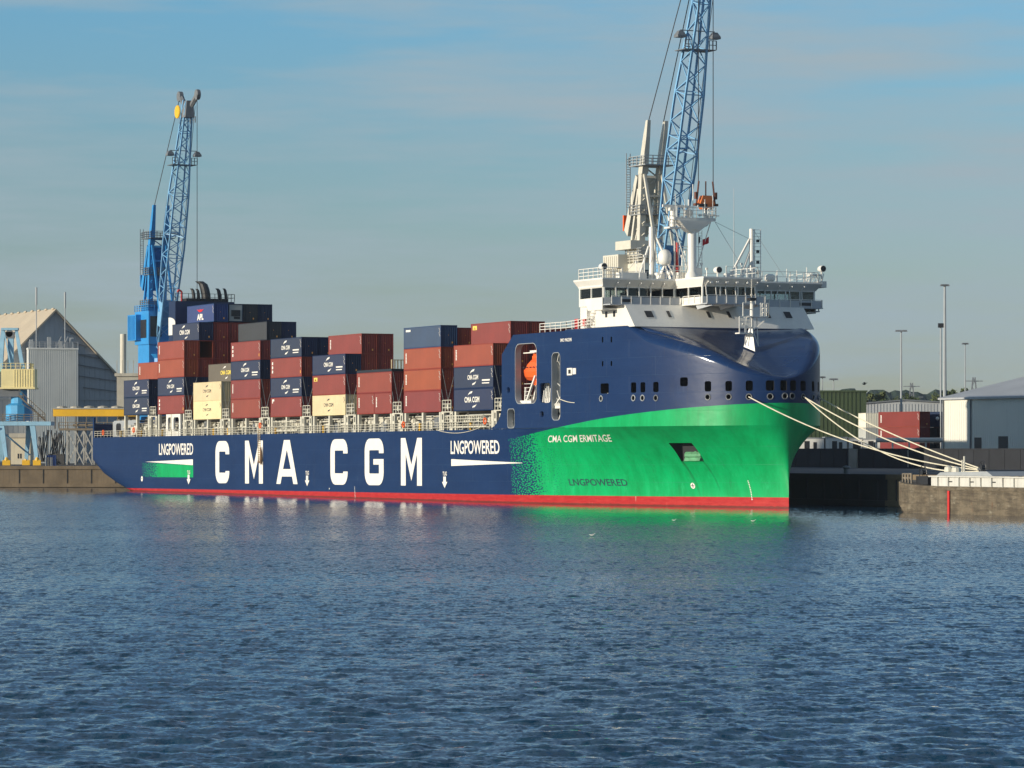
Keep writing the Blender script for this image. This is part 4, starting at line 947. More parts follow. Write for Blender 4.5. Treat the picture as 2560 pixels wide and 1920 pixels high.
def shape_mesh(parts, name):
    vs = []; fs = []
    for v, f in parts:
        o = len(vs); vs += [(x, -.012, y) for x, y in v]; fs += [tuple(i+o for i in q) for q in f]
    me = bpy.data.meshes.new(name); me.from_pydata(vs, [], fs); return me
def off(p, dx, dy): return ([(x+dx, y+dy) for x, y in p[0]], p[1])
def swoosh(w, h, flip):
    pts = [(0, 0), (.18, .45), (.5, .85), (1, 1), (.85, .55), (.5, .42), (.25, .3)]
    p = [(x*w, y*h) if not flip else ((1-x)*w, (1-y)*h) for x, y in pts]; return (p, [tuple(range(len(p)))])
_marks = {}
def mark_meshes(style, L, H):
    k = (style, L, H)
    if k in _marks: return _marks[k]
    r = []
    ids = []                                         # column of small identification marks near the leading edge
    for i in range(6):
        x0 = L-.62+.12*((i*7) % 3); ids.append(([(x0, H-.5-i*.2), (x0+.22, H-.5-i*.2), (x0+.22, H-.38-i*.2), (x0, H-.38-i*.2)], [(0, 1, 2, 3)]))
    if style in 'cC':                                # emblem, name, emblem
        c = L*.49
        if style == 'c': r.append(('lettering', [off(text2d('CMA CGM', 3.3, .62, .03), c-1.65, 1.18), off(swoosh(1.5, .62, False), c-.95, 1.95), off(swoosh(1.35, .55, True), c-.25, .45)], 0))
        else: r.append(('lettering', [off(text2d('CMA CGM', 4.6, .75, .03), c-2.6, 1.1), off(swoosh(1.5, .6, False), c-1.6, 2.0), off(swoosh(1.4, .5, True), c-.2, .4)], 0))
        if style == 'c': r.append(('small_lettering', [([(L-3.4, .95), (L-1.0, .95), (L-1.0, 1.15), (L-3.4, 1.15)], [(0, 1, 2, 3)]), ([(L-3.4, .6), (L-1.2, .6), (L-1.2, .74), (L-3.4, .74)], [(0, 1, 2, 3)])], 0))
        r.append(('identification_marks', ids, 2))
    elif style == 'd':                               # dark print on cream
        c = L*.49
        r.append(('lettering', [off(text2d('CMA CGM', 3.4, .5, .0), c-1.7, 1.25), off(swoosh(1.0, .42, False), c-.6, 2.0), off(swoosh(1.0, .4, True), c-.3, .55)], 1)); r.append(('identification_marks', ids[:4], 1))
    elif style == 'v':                               # column of upright characters at the after end
        q = []
        for i in range(7): q.append(([(.62, H-.75-i*.2), (1.0, H-.75-i*.2), (1.0, H-.62-i*.2), (.68, H-.60-i*.2)], [(0, 1, 2, 3)]))
        r.append(('lettering', q, 0)); r.append(('identification_marks', ids, 2))
    elif style == 's':
        q = []
        for i in range(3): q.append(([(.6, H-.95-i*.62), (1.05, H-.95-i*.62), (1.1, H-.55-i*.62), (.65, H-.5-i*.62)], [(0, 1, 2, 3)]))
        r.append(('lettering', q, 0)); r.append(('identification_marks', ids, 2)); r.append(('orange_label', [([(L-.55, .5), (L-.35, .5), (L-.35, .95), (L-.55, .95)], [(0, 1, 2, 3)])], 3))
    elif style == 'y':
        r.append(('yellow_label', [([(.6, H-.85), (1.9, H-.85), (1.9, H-.3), (.6, H-.3)], [(0, 1, 2, 3)])], 4)); r.append(('lettering', [([(.8, H-.75), (1.6, H-.8), (1.2, H-.45)], [(0, 1, 2)])], 5)); r.append(('identification_marks', ids, 2))
    elif style == 'm': r.append(('lettering', [([(.75, H-.6), (2.3, H-.6), (2.3, H-.32), (.75, H-.32)], [(0, 1, 2, 3)])], 0)); r.append(('identification_marks', ids, 2))
    elif style == 'h': r.append(('lettering', [([(.7, H-.85), (1.0, H-.85), (1.0, H-.55), (1.5, H-.55), (1.5, H-.25), (.7, H-.25)], [(0, 1, 2, 3, 4, 5)])], 0)); r.append(('identification_marks', ids, 2))
    elif style == 'p':
        c = L*.5; r.append(('lettering', [off(text2d('APL', 2.9, 1.0, .05), c-1.45, .45)], 0))
        r.append(('red_emblem', [([(c-1.6, 2.2), (c-.5, 1.75), (c+.5, 1.75), (c+1.6, 2.2), (c+.4, 2.1), (c, 2.25), (c-.4, 2.1)], [(0, 1, 2, 3, 4, 5, 6)])], 5)); r.append(('identification_marks', ids, 2))
    elif style == 't':
        c = L*.62; r.append(('lettering', [off(text2d('CMA CGM', 4.4, .65, .03), c-2.2, 1.15)], 4)); r.append(('emblem', [off(swoosh(1.4, .5, False), c-1.2, 2.0), off(swoosh(1.3, .5, True), c-.2, .45)], 0))
    out = []
    for nm, parts, mi in r: out.append((nm, shape_mesh(parts, nm), mi))
    _marks[k] = out; return out
MARKM = [WHITE2, paint('dark_print', (.03, .04, .06), .5), paint('pale_print', (.50, .46, .42), .5), paint('label_orange', (.85, .42, .08), .5), paint('label_yellow', (.80, .62, .12), .5), paint('label_red', (.60, .02, .03), .5)]
MARKTXT = {'c': 'with white emblem', 'C': 'with large white name', 'd': 'with dark print', 'v': 'with white upright characters', 's': 'with spaced white characters', 'y': 'with yellow sticker', 'm': 'with white dash', 'h': 'with white corner mark',
           'p': 'with red emblem', 't': 'with yellow name', '': ''}
def container(M, L, H, colr, mark, label, group, kind='box', fcol=None):
    t = thing('shipping_container', label, 'container', M, group); ms = cont_meshes(L, H, kind)
    for k, me in ms.items():
        o = link(k, me, t); o.material_slots[0].link = 'OBJECT'
        o.material_slots[0].material = BLACK if k == 'cooling_unit' else CC[fcol or colr] if k in ('frame',) else CC[colr]
        if kind == 'open' and k == 'end_wall': o.material_slots[0].material = DARK
        if kind == 'reefer' and k == 'end_wall': o.material_slots[0].material = CC['L']
    if mark:
        for nm, me, mi in mark_meshes(mark, L, H):
            if not me.materials: me.materials.append(MARKM[mi])
            link(nm, me, t)
    if kind == 'box' and L > 7:
        k2 = ('plate', H)
        if k2 not in _cm:
            pm = MB(); pm.box(L+.002, L+.008, 1.62, 1.8, .45, .7); pm.box(L+.002, L+.008, 1.1, 1.16, 1.5, 1.6); me = bpy.data.meshes.new('end_marks'); me.from_pydata(pm.v, [], pm.f); me.materials.append(MARKM[3]); _cm[k2] = me
        link('end_marks', _cm[k2], t)
    return t
ORD = ['bottom', 'second', 'third', 'fourth', 'fifth', 'sixth']
ROWT = ['outer row', 'second row in', 'third row in', 'fourth row in', 'fifth row in', 'sixth row in']
BAYT = ['bow-most stack']+['%s stack from bow' % x for x in ('second', 'third', 'fourth', 'fifth', 'sixth', 'seventh', 'eighth')]+['aftermost stack']
GRP = 'containers stacked on the ship'
def stow(bay, row, tier, col, mark='', H=2.896, dw=0.0, kind='box', fcol=None, L=12.192, du=0.0, extra=''):
    w = (11.4 if bay <= 6 else 12.46)+(tier-1)*2.915+dw
    nm = {'reefer': 'refrigerated container', 'open': 'open-ended container'}.get(kind, 'container')
    label = ' '.join(('%s %s %s %s' % (extra, CNAME[col], nm, '' if extra else MARKTXT[mark])).split())+', %s tier, %s, %s' % (ORD[tier-1], ROWT[row], BAYT[bay])
    return container(MS @ T(BAYU[bay]+du, .35+2.53*row, w), L, H, col, mark, label, GRP, kind, fcol)
STOW = [
 (0,0,1,'N','C'),(0,0,2,'N','c'),(0,0,3,'O','v'),(0,1,1,'R',''),(0,1,2,'R',''),(0,1,3,'R',''),(0,1,4,'R','y'),(0,2,4,'R',''),(0,2,3,'R',''),(0,2,2,'R',''),(0,2,1,'R',''),(0,3,1,'R',''),(0,3,2,'R',''),(0,3,3,'R',''),(0,4,3,'R',''),(0,5,3,'R',''),
 (1,0,1,'R','v'),(1,0,2,'O','v'),(1,0,3,'O','v'),(1,0,4,'B','m'),(1,1,1,'R',''),(1,1,2,'R',''),(1,1,3,'R',''),
 (2,0,2,'R','v'),(2,1,1,'R',''),(2,1,2,'R',''),
 (3,0,1,'C','d'),(3,0,2,'R','y'),(3,0,3,'N','c'),(3,1,1,'L',''),(3,1,2,'R',''),(3,1,3,'R',''),(3,1,4,'R','v'),(3,2,3,'R',''),(3,2,4,'R',''),
 (4,0,1,'R','h'),(4,0,2,'N','c'),(4,0,3,'R','s'),(4,0,4,'N','c'),(4,1,1,'R',''),(4,1,2,'N',''),(4,1,3,'R',''),(4,1,4,'N',''),
 (5,0,1,'R','v'),(5,0,2,'R','v'),(5,0,3,'N','c'),(5,0,4,'R','s'),(5,1,1,'R',''),(5,1,2,'R',''),(5,1,3,'N',''),(5,1,4,'R',''),
 (6,0,1,'C','d'),(6,0,2,'C','d'),(6,1,1,'L',''),(6,1,2,'L',''),(6,1,3,'T','t'),(6,2,1,'R',''),(6,2,2,'R',''),(6,2,3,'R',''),
 (7,0,1,'R','s'),(7,0,2,'N','c'),(7,0,3,'O','v'),(7,0,4,'O','v'),(7,1,1,'R',''),(7,1,2,'N',''),(7,1,3,'R',''),(7,1,5,'N','C'),(7,2,1,'R',''),(7,2,2,'R',''),(7,2,3,'R',''),(7,2,4,'R',''),(7,2,5,'R',''),(7,3,3,'R',''),(7,3,4,'R',''),(7,3,5,'R',''),
 (8,0,1,'N','c'),(8,0,2,'N','c'),(8,1,1,'N',''),(8,1,2,'N',''),(8,1,3,'O','v'),
]
for s in STOW: stow(*s)
stow(1, 1, 4, 'R', '', H=2.591)
stow(0, 3, 4, 'R', '', H=2.591, dw=-.5); stow(0, 4, 4, 'R', '', H=2.591, dw=-.5)
for k in (0, 1): stow(2, 0, 1, 'R', 'v', L=6.058, du=6.134*k, extra='aft short' if k == 0 else 'forward short')
stow(7, 1, 4, 'O', '', kind='open'); stow(7, 2, 6, 'A', 'p', dw=.1); stow(7, 3, 6, 'N', '', kind='reefer', dw=.1); stow(7, 4, 6, 'G', '', dw=.1); stow(7, 5, 6, 'N', '', dw=.1)
stow(7, 4, 5, 'R', ''); stow(7, 5, 5, 'R', ''); stow(7, 4, 4, 'R', ''); stow(7, 5, 4, 'R', ''); stow(7, 4, 3, 'R', ''); stow(7, 5, 3, 'R', '')
for rr, c in ((3, 'G'), (4, 'N')):
    for t_ in (3, 4): stow(6, rr, t_, 'R', '')
    stow(6, rr, 5, c, '', dw=.65)
    for t_ in (1, 2): stow(6, rr, t_, 'R', '')
# flat rack in the third tier of the third stack
fr = thing('flat_rack', 'flat rack with a pale slatted end frame on top of a red stack', 'flat rack', MS @ T(BAYU[2], .35, 11.4+2*2.915), GRP)
mb = MB(); mb.box(0, 12.19, 0, 2.44, 0, .35); mb.build('base', CC['G'], fr)
for x in (12.02, ):
    mb = MB()
    for y in (.0, .45, .9, 1.4, 1.85, 2.28): mb.box(x, x+.15, y, y+.15, .36, 1.5)
    mb.box(x, x+.15, 0, 2.44, 1.5, 1.62); mb.build('end_frame', CC['C'], fr)
# lashing rods at the gaps
mb = MB()
for i in range(8):
    for j in (0, 1):
        e = BAYU[i+j*0]-.03; b = 11.4 if i <= 6 else 12.4
        mb.bar((BAYU[i]-.08, .4, b+5.8), (BAYU[i]-.35, 2.6, b+.1), .05); mb.bar((BAYU[i]-.08, 2.6, b+5.8), (BAYU[i]-.35, .4, b+.1), .05)
        mb.bar((BAYU[i]+12.3, .4, b+3.0), (BAYU[i]+13.2, .5, b+.1), .06); mb.bar((BAYU[i]+12.3, .5, b+5.8), (BAYU[i]+14.6, .6, b+.1), .05); mb.bar((BAYU[i]+12.3, 2.5, b+5.8), (BAYU[i]+13.4, .5, b+.1), .05)
mb.build('lashing_rods', GREYP, ship)

# ------------------------------------------------------------------ quay and land
GZ = 3.8
def qp(u, v): return (S0[0]+u*DV[0]+v*NV[0], S0[1]+u*DV[1]+v*NV[1])
CONC = paint('quay_concrete', (.175, .13, .08), .85, .3, .25, streak=.6, rust=.25, bump=.3)
DCONC = paint('weathered_wall_and_quay_shade', (.020, .022, .027), .85, .3, .2, streak=.5)  # the flood wall's own dark tone; also paints shade on the quay faces
LCONC = paint('pale_concrete', (.42, .39, .32), .85, .15, .4, streak=.5)
edge = [(-420, 640), (-130, 640), qp(-30, 29.0), qp(60, 29.0), qp(208, 29.0), qp(420, 29.0)]
edge[2] = (-52.0, 640.0)
back = [(900, 250), (900, 2900), (-1200, 2900), (-1200, 640)]
mb = MB(); top = [(x, y, GZ) for x, y in edge+back]
mb.add(top, [tuple(range(len(top)))], 1)
for ke, (a, b) in enumerate(zip(edge[:-1], edge[1:])):
    kq = 3 if ke in (2, 3) else 0  # faces behind the ship: its shadow put into the colour as darker concrete
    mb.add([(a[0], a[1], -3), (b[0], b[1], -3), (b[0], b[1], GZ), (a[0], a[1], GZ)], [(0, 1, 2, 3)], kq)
    d_ = Vector((b[0]-a[0], b[1]-a[1], 0)); L = d_.length; d_.normalize(); o_ = Vector((d_.y, -d_.x, 0))
    A = Vector((a[0], a[1], 0))
    for z0, z1, w in ((GZ-.5, GZ+.12, .25), (.1, .75, .35)):
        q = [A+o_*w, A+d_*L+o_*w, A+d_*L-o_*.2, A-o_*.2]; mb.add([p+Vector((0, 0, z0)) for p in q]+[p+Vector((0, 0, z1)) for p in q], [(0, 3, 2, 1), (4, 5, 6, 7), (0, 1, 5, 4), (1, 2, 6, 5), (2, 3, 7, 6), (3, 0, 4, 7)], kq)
    n = int(L/4.2)
    for i in range(n):
        p = A+d_*(i+.5)*L/n+o_*.05
        mb.box(p.x-.07, p.x+.07, p.y-.02, p.y+.05, .76, GZ-.51, 2)
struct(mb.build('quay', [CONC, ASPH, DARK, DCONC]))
# hills far behind
HILL = paint('wooded_hill', (.035, .055, .035), .95, .4, .02, spec=.1)
def hill(Y, z0, amp, seed, x0, x1, mat, step=4):
    rr = random.Random(seed); mb = MB(); xs = [x0+i*step for i in range(int((x1-x0)/step))]; n = len(xs); ph = [rr.random()*6 for _ in range(6)]
    rows = []
    for j, (dy, k) in enumerate(((0, 0), (40, .45), (90, .8), (150, 1.0), (260, .9), (420, .3))):
        rows.append([(x, Y+dy+rr.uniform(-8, 8), GZ-1+max(.0, k)*(z0+amp*math.sin(x/310+ph[0])+.5*amp*math.sin(x/130+ph[1])+(rr.uniform(-1, 1)*2.2 if k > 0 else 0))) for x in xs])
    for r in rows: mb.v += r
    for j in range(5):
        for i in range(n-1): mb.f.append((j*n+i, j*n+i+1, (j+1)*n+i+1, (j+1)*n+i)); mb.m.append(0)
    return struct(mb.build('hills', mat))
hill(2300, 43, 2.2, 3, -900, 900, HILL)

# ------------------------------------------------------------------ cranes
def crane(label, px, Y, tcol, jcol, hcol, rope_z, twin, z_scale=1.0):
    X, _ = at(px, 0, Y); M = T(X, Y, GZ) @ Matrix.Rotation(math.atan2(DV[1], DV[0]), 4, 'Z')
    t = thing('harbour_crane', label, 'crane', M, 'blue jib cranes on the quay'); g = -GZ                # local z = world z + g
    mb = MB()
    for a in (-1, 1):
        for b in (-1, 1):
            mb.bar((a*4.2, b*4.2, .9), (a*2.6, b*2.6, 9.5), .9); mb.box(a*4.2-1.6, a*4.2+1.6, b*4.2-.5, b*4.2+.5, .0, 1.0)
        mb.bar((a*4.0, -4.0, 3), (a*4.0, 4.0, 3), .6); mb.bar((-3.4, a*3.4, 5.5), (3.4, a*3.4, 5.5), .6)
    mb.box(-3.4, 3.4, -3.4, 3.4, 9.2, 10.4); mb.lathe((0, 0, 10.4), [(2.1, 0), (1.7, 1), (1.7, 9.6), (2.4, 10.4)], 16); mb.build('portal', tcol, t)
    h0 = 27+g-.6
    mb = MB(); mb.box(-6.4, 1.2, -2.9, 2.9, h0, h0+6.2); mb.box(-7.6, -3.0, -3.9, -.3, h0+.8, h0+5.6)
    for i in range(6): mb.box(-7.3+i*.7, -7.0+i*.7, -4.0, -3.9, h0+1.0, h0+5.4)
    mb.rail([(-6.4, -2.9, h0+6.2), (1.2, -2.9, h0+6.2), (1.2, 2.9, h0+6.2)], 1.1, 1.2, .06, 3); mb.box(-4.8, -1.2, -2.2, 1.8, h0+6.2, h0+8.2); mb.box(-5.4, .6, -2.6, 2.3, h0-4, h0)
    if twin:
        mb.box(-6.0, -1.4, -3.4, .6, h0+8.2, h0+9.4); mb.box(-7.8, -3.2, -4.4, -2.0, h0+5.6, h0+7.5)
        for i in range(7): mb.box(-7.5+i*.62, -7.3+i*.62, -4.48, -4.4, h0+1.2, h0+7.3)
    mh = mb.build('machine_house', hcol, t)
    mb = MB(); mb.box(1.2, 1.25, -2.6, -.4, h0+1.4, h0+5.2); mb.box(-3.2, 0, -2.98, -2.92, h0+1.2, h0+4.6); mb.build('cab_window', BLACK, mh)
    mb = MB()                                        # A-frame: pair of leaning columns with tapered heads
    for y in (-1.35, 1.35):
        mb.tube((-4.9, y, h0+6), (-4.0, y, 46.5+g), .62, 4, .62); mb.loft([[(-4.6, y-.5, 45+g), (-3.4, y-.5, 45+g), (-3.4, y+.5, 45+g), (-4.6, y+.5, 45+g)], [(-3.5, y-.3, 50+g), (-2.5, y-.3, 50+g), (-2.5, y+.3, 50+g), (-3.5, y+.3, 50+g)], [(-2.75, y-.25, 52.3+g), (-2.2, y-.25, 52.3+g), (-2.2, y+.25, 52.3+g), (-2.75, y+.25, 52.3+g)]])
        mb.bar((-7.6, y*1.25, h0+5.6), (-5.2, y, 43+g), .42); mb.bar((.5, y, h0+6), (-3.6, y, 45+g), .36); mb.bar((-6.5, y, h0+9), (-4.5, y, h0+13), .22)
    for z in (34, 38, 42, 46): mb.bar((-4.7+.07*(z-30), -1.35, z+g), (-4.7+.07*(z-30), 1.35, z+g), .3)
    for i in range(9): mb.bar((-4.6, -1.35 if i % 2 else 1.35, 31+i*1.7+g), (-4.4, 1.35 if i % 2 else -1.35, 32.7+i*1.7+g), .16); mb.bar((-6.7+i*.2, -1.4, 31+i*1.6+g), (-3.4-.0*i, -1.4, 32+i*1.6+g), .12)
    mb.build('a_frame', tcol, t, M=T(2.4, 0, 0))
    mb = MB()                                        # platforms, cages and ladders on the frame
    for z, x0, x1, w in ((46.2, -6.2, -1.4, 2.4), (39.5, -6.8, -3.6, 2.0), (33.5, -7.2, -2.5, 2.4)):
        mb.box(x0, x1, -w, w, z+g-.12, z+g); mb.rail([(x1, -w, z+g), (x0, -w, z+g), (x0, w, z+g)], 1.2, 1.1, .06, 3); mb.rail([(x1, -w, z+g), (x1, w, z+g)], 1.2, 1.1, .06, 3)
    for z in range(20): mb.bar((-6.6, -2.6, 40.5+z*.35+g), (-6.6, -2.0, 40.5+z*.35+g), .07)
    for yy in (-2.6, -2.0): mb.bar((-6.6, yy, 39.5+g), (-6.6, yy, 48+g), .09)
    for z in (41, 43, 45, 47): mb.bar((-6.6, -2.6, z+g), (-7.3, -2.3, z+g), .07); mb.bar((-7.3, -2.3, z+g), (-6.6, -2.0, z+g), .07)
    mb.build('access_platform', STEEL if not twin else GREYP, t, M=T(2.4, 0, 0))
    mb = MB(); mb.loft([[(-9.2, y, 37.5+g) for y in (-1.6, 1.6)]+[(-8.2, y, 36.6+g) for y in (1.6, -1.6)], [(-6.0, y, 45+g) for y in (-1.5, 1.5)]+[(-5.4, y, 44.6+g) for y in (1.5, -1.5)]])
    cw = mb.build('counterweight', tcol, t, M=T(2.4, 0, 0)); mb = MB(); mb.add([(-9.25, -1.55, 37.5+g), (-9.25, 1.55, 37.5+g), (-7.7, 1.55, 41+g), (-7.7, -1.55, 41+g)], [(0, 1, 2, 3)]); mb.box(-9.6, -9.3, -1.6, 0.2, 37.4+g, 39.6+g)
    mb.build('warning_panel', ORNG if twin else BBLUE, cw)
    # lattice jib
    foot = Vector((1.2, 0, 25.7+g)); head = Vector((14.2, 0, (73.0 if twin else 70.4)+g)); ax = (head-foot); LJ = ax.length; ax.normalize(); dp = Vector((ax.z, 0, -ax.x))
    prof = [(0, 2.3, .7), (.10, 2.5, 1.7), (.42, 3.0, 3.3), (.62, 2.8, 3.0), (.86, 1.7, 1.9), (1, 1.3, 1.4)]
    def sect(tt):
        for (a, b, c), (d, e, f) in zip(prof[:-1], prof[1:]):
            if tt <= d+1e-9:
                q = (tt-a)/(d-a); w = b+(e-b)*q; h = c+(f-c)*q; break
        p = foot+ax*LJ*tt
        return [p+Vector((0, s*w/2, 0))+dp*k*h/2 for s, k in ((-1, -1), (1, -1), (1, 1), (-1, 1))]
    mb = MB(); N = 24; S = [sect(i/N) for i in range(N+1)]
    for i in range(N):
        for c in range(4):
            mb.bar(S[i][c], S[i+1][c], .27)
            c2 = (c+1) % 4
            a, b = (S[i][c], S[i+1][c2]) if (i+c) % 2 else (S[i][c2], S[i+1][c]); mb.bar(a, b, .13)
            if i % 3 == 0: mb.bar(S[i][c], S[i][c2], .13)
    q = sect(.09); q2 = sect(.19)
    mb.add([q[0]+Vector((0, -.15, 0)), q[3]+Vector((0, -.15, 0)), q2[3]+Vector((0, -.15, 0)), q2[0]+Vector((0, -.15, 0))], [(0, 1, 2, 3)]); mb.add([q[0], q[1], q2[1], q2[0]], [(0, 1, 2, 3)])
    for i in range(40): p = sect(.2+.6*i/40); m_ = (p[0]+p[1])/2+dp*.3; mb.bar(m_-Vector((0, .3, 0)), m_+Vector((0, .3, 0)), .05)
    for tt in (.46,): p = sect(tt); mb.bar(p[0], p[2], .2); mb.bar(p[1], p[3], .2); mb.box(p[0].x+.3, p[0].x+1.5, -1.2, 1.2, p[0].z, p[0].z+.15)
    jb = mb.build('jib', jcol, t)
    mb = MB(); p = sect(.745); c = sum(p, Vector())/4                                   # lamp platform
    mb.box(c.x-1.6, c.x+1.4, -2.3, 2.5, c.z-.1, c.z); mb.rail([(c.x+1.4, -2.3, c.z), (c.x+1.4, -1.2, c.z)], 1.2, .6, .06, 2); mb.rail([(c.x+1.4, 1.4, c.z), (c.x+1.4, 2.5, c.z)], 1.2, .6, .06, 2)
    mb.bar((c.x, -2.3, c.z+2.6), (c.x, 3.0, c.z+2.6), .12); lp = mb.build('lamp_platform', STEEL, t)
    for y in (-2.3, 3.0):
        mb = MB(); mb.loft([[(c.x-.3, y-.3, c.z+2.5), (c.x+.3, y-.3, c.z+2.5), (c.x+.3, y+.3, c.z+2.5), (c.x-.3, y+.3, c.z+2.5)], [(c.x-.6, y-.65, c.z+1.9), (c.x+.6, y-.65, c.z+1.9), (c.x+.6, y+.65, c.z+1.9), (c.x-.6, y+.65, c.z+1.9)], [(c.x-.6, y-.65, c.z+1.6), (c.x+.6, y-.65, c.z+1.6), (c.x+.6, y+.65, c.z+1.6), (c.x-.6, y+.65, c.z+1.6)]]); mb.build('floodlight', STEEL, lp)
    hz = head.z; mb = MB()                           # head with its forked sheaves
    mb.loft([[(head.x-1, -.9, hz-3), (head.x+1, -.9, hz-3), (head.x+1, .9, hz-3), (head.x-1, .9, hz-3)], [(head.x-1.2, -.6, hz), (head.x+1.0, -.6, hz), (head.x+1.0, .6, hz), (head.x-1.2, .6, hz)]])
    mb.tube((head.x-.6, -.3, hz-1), (head.x-3.4, -.2, hz+1.2), .45, 6, .55); mb.tube((head.x+.4, .3, hz-1.2), (head.x+3.4, .7, hz+1.2), .45, 6, .5)
    mb.lathe((head.x-3.5, -.25, hz+1.1), [(.95, -.35), (.95, .35)], 12, axis='y'); mb.lathe((head.x+3.4, .55, hz+.9), [(.95, -.3), (.95, .3)], 12, axis='y'); mb.rail([(head.x-2, -.9, hz-4), (head.x-2, .9, hz-4), (head.x+1.4, .9, hz-4)], 1.1, .9, .06, 2)
    hd = mb.build('jib_head', STEEL, t)
    mb = MB(); mb.lathe((head.x-2.6, -1.1, hz-1.8), [(1.15, -.15), (1.25, 0), (1.15, .15)], 16, axis='y'); mb.build('sheave', YELL, hd)
    mb = MB()
    for y in (-.5, .4): mb.tube((head.x-3.2, y, hz+.6), (-.1, y*2.6, 52.2+g), .07, 5)
    mb.build('luffing_rope', CABLE, t)
    mb = MB(); xr = head.x+(1.8 if twin else 4.1)
    ys = (.2, ) if not twin else (-2.3, -.05)
    for y in ys: mb.tube((xr, y, hz+.8), (xr, y, rope_z+g), .06, 5)
    mb.tube((head.x+1.0, 1.0, hz-1), (3.5, 1.6, 31+g), .045, 5); mb.build('hoist_rope', CABLE, t)
    return M, xr, g
crane('blue jib crane behind the aftermost containers, blue tower', 403, 660, BBLUE, LBLUE, BBLUE, 28, False)
TWH = paint('crane_white', (.62, .59, .50), .5, .1, .5, rust=.3, streak=.3)
Mc, xr, g = crane('blue jib crane with white tower behind the ship bridge', 1643, 490, TWH, LBLUE, TWH, 42.8, True)
hk = thing('crane_hook_block', 'orange hook block hanging from the jib crane above the ship mast', 'hook block', Mc @ T(xr, -1.18, 38.2+g) @ Matrix.Scale(.92, 4))
mb = MB(); mb.loft([[(-.5, -.75, .9), (.5, -.75, .9), (.5, .75, .9), (-.5, .75, .9)], [(-.6, -1.2, 1.7), (.6, -1.2, 1.7), (.6, 1.2, 1.7), (-.6, 1.2, 1.7)], [(-.5, -.7, 2.9), (.5, -.7, 2.9), (.5, .7, 2.9), (-.5, .7, 2.9)]]); mb.build('frame', paint('hook_orange', (.62, .17, .04), .5, .2, 1, rust=.4), hk)
mb = MB(); mb.box(-.35, .35, -1.9, 1.9, 1.4, 1.75)
for y in (-1.15, 1.15): mb.tube((0, y*1.35, 1.5), (0, y, 5.0), .13, 6); mb.box(-.25, .25, y*1.4-.18, y*1.4+.18, 2.4, 3.4)
mb.tube((0, 0, 2.8), (0, 0, 5), .1, 6); mb.build('crossbeam', paint('dark_rust', (.14, .05, .03), .7, .3, 2), hk)
mb = MB(); mb.tube((0, 0, .9), (0, 0, -.6), .16, 8); mb.path([(0, 0, -.6), (0, .3, -.9), (0, .35, -1.25), (0, 0, -1.5), (0, -.35, -1.2)], .13, 6); mb.build('hook', STEEL, hk)

# portal crane at the left edge: light blue legs and yellow cabin
X, _ = at(48, 0, 690); pc = thing('portal_crane', 'light blue portal crane with a yellow cabin at the left edge', 'crane', T(X, 690, GZ))
K = 690/8875
def lz(py): return CAMH-(py-1122)*K-GZ
def lx(px): return (px-48)*K
LB2 = paint('pale_blue_paint', (.30, .52, .66), .5, .12, .5, rust=.35, streak=.4)
PY = paint('pale_yellow_paint', (.80, .68, .34), .5, .1, .5, streak=.4, rust=.15)
mb = MB()
for a, b, y in ((-35, -2, -2), (95, 62, -2), (28, 8, 2.2), (62, 88, 2.2)): pass
for px0, px1, y in ((22, 8, -3.2), (98, 85, -3.2), (-42, -30, -3.2), (60, 70, 3.0), (0, -8, 3.0)): mb.tube((lx(px0), y, .8), (lx(px1), y*.7, lz(1060)), .45, 4, .75)
mb.box(lx(-40), lx(132), -3, 3, lz(1064), lz(1054)); mb.bar((lx(0), -3.2, lz(1070)), (lx(70), 2.8, 2), .25); pcl = mb.build('portal_legs', LB2, pc)
mb = MB()
for px0, y in ((22, -3.2), (98, -3.2), (-42, -3.2), (60, 3.0)): mb.box(lx(px0)-.75, lx(px0)+.75, y-.4, y+.4, 0, 1.0); mb.lathe((lx(px0), y, .9), [(.5, 0), (.3, .7)], 8)
mb.build('bogie', YELL, pcl)
mb = MB(); mb.rail([(lx(-40), -3, lz(1054)), (lx(118), -3, lz(1054))], 1.4, 1.3, .07, 3); mb.bar((lx(52), -2.6, lz(990)), (lx(118), -2.6, lz(1052)), .3); mb.bar((lx(52), -2.6, lz(976)), (lx(118), -2.6, lz(1036)), .12); mb.bar((lx(60), -3.2, lz(1010)), (lx(118), -3.2, lz(1046)), .1)
for i in range(7): mb.bar((lx(54+i*9.5), -2.6, lz(990+i*9)), (lx(54+i*9.5), -2.6, lz(976+i*9)), .1)
mb.build('stairway', paint('rusty_steel', (.16, .13, .09), .7, .3, 1), pc)
mb = MB(); mb.lathe((0, 0, lz(1052)), [(2.6, 0), (2.6, lz(1014)-lz(1052)), (1.6, lz(1008)-lz(1052)), (1.6, lz(960)-lz(1052))], 12); mb.build('slewing_column', paint('mid_blue_paint', (.06, .33, .60), .5, .1, .5), pc)
mb = MB(); mb.box(lx(-25), lx(60), -2, 2, lz(992), lz(988)); mb.box(lx(0), lx(50), -1.6, 1.6, lz(990), lz(972)); mb.build('machinery', STEEL, pc)
mb = MB(); mb.box(lx(7), lx(90), -2.4, 2.2, lz(970), lz(923))
for i in range(8): mb.box(lx(40+i*6.5), lx(41.2+i*6.5), -2.47, -2.4, lz(968), lz(925))
mb.box(lx(2), lx(92), -2.6, 2.4, lz(973), lz(969)); cb = mb.build('cabin', PY, pc)
mb = MB(); mb.rail([(lx(7), -2.4, lz(923)), (lx(80), -2.4, lz(923)), (lx(80), 2.2, lz(923))], 1.1, 1.0, .06, 2); mb.build('cabin_railing', PY, cb)
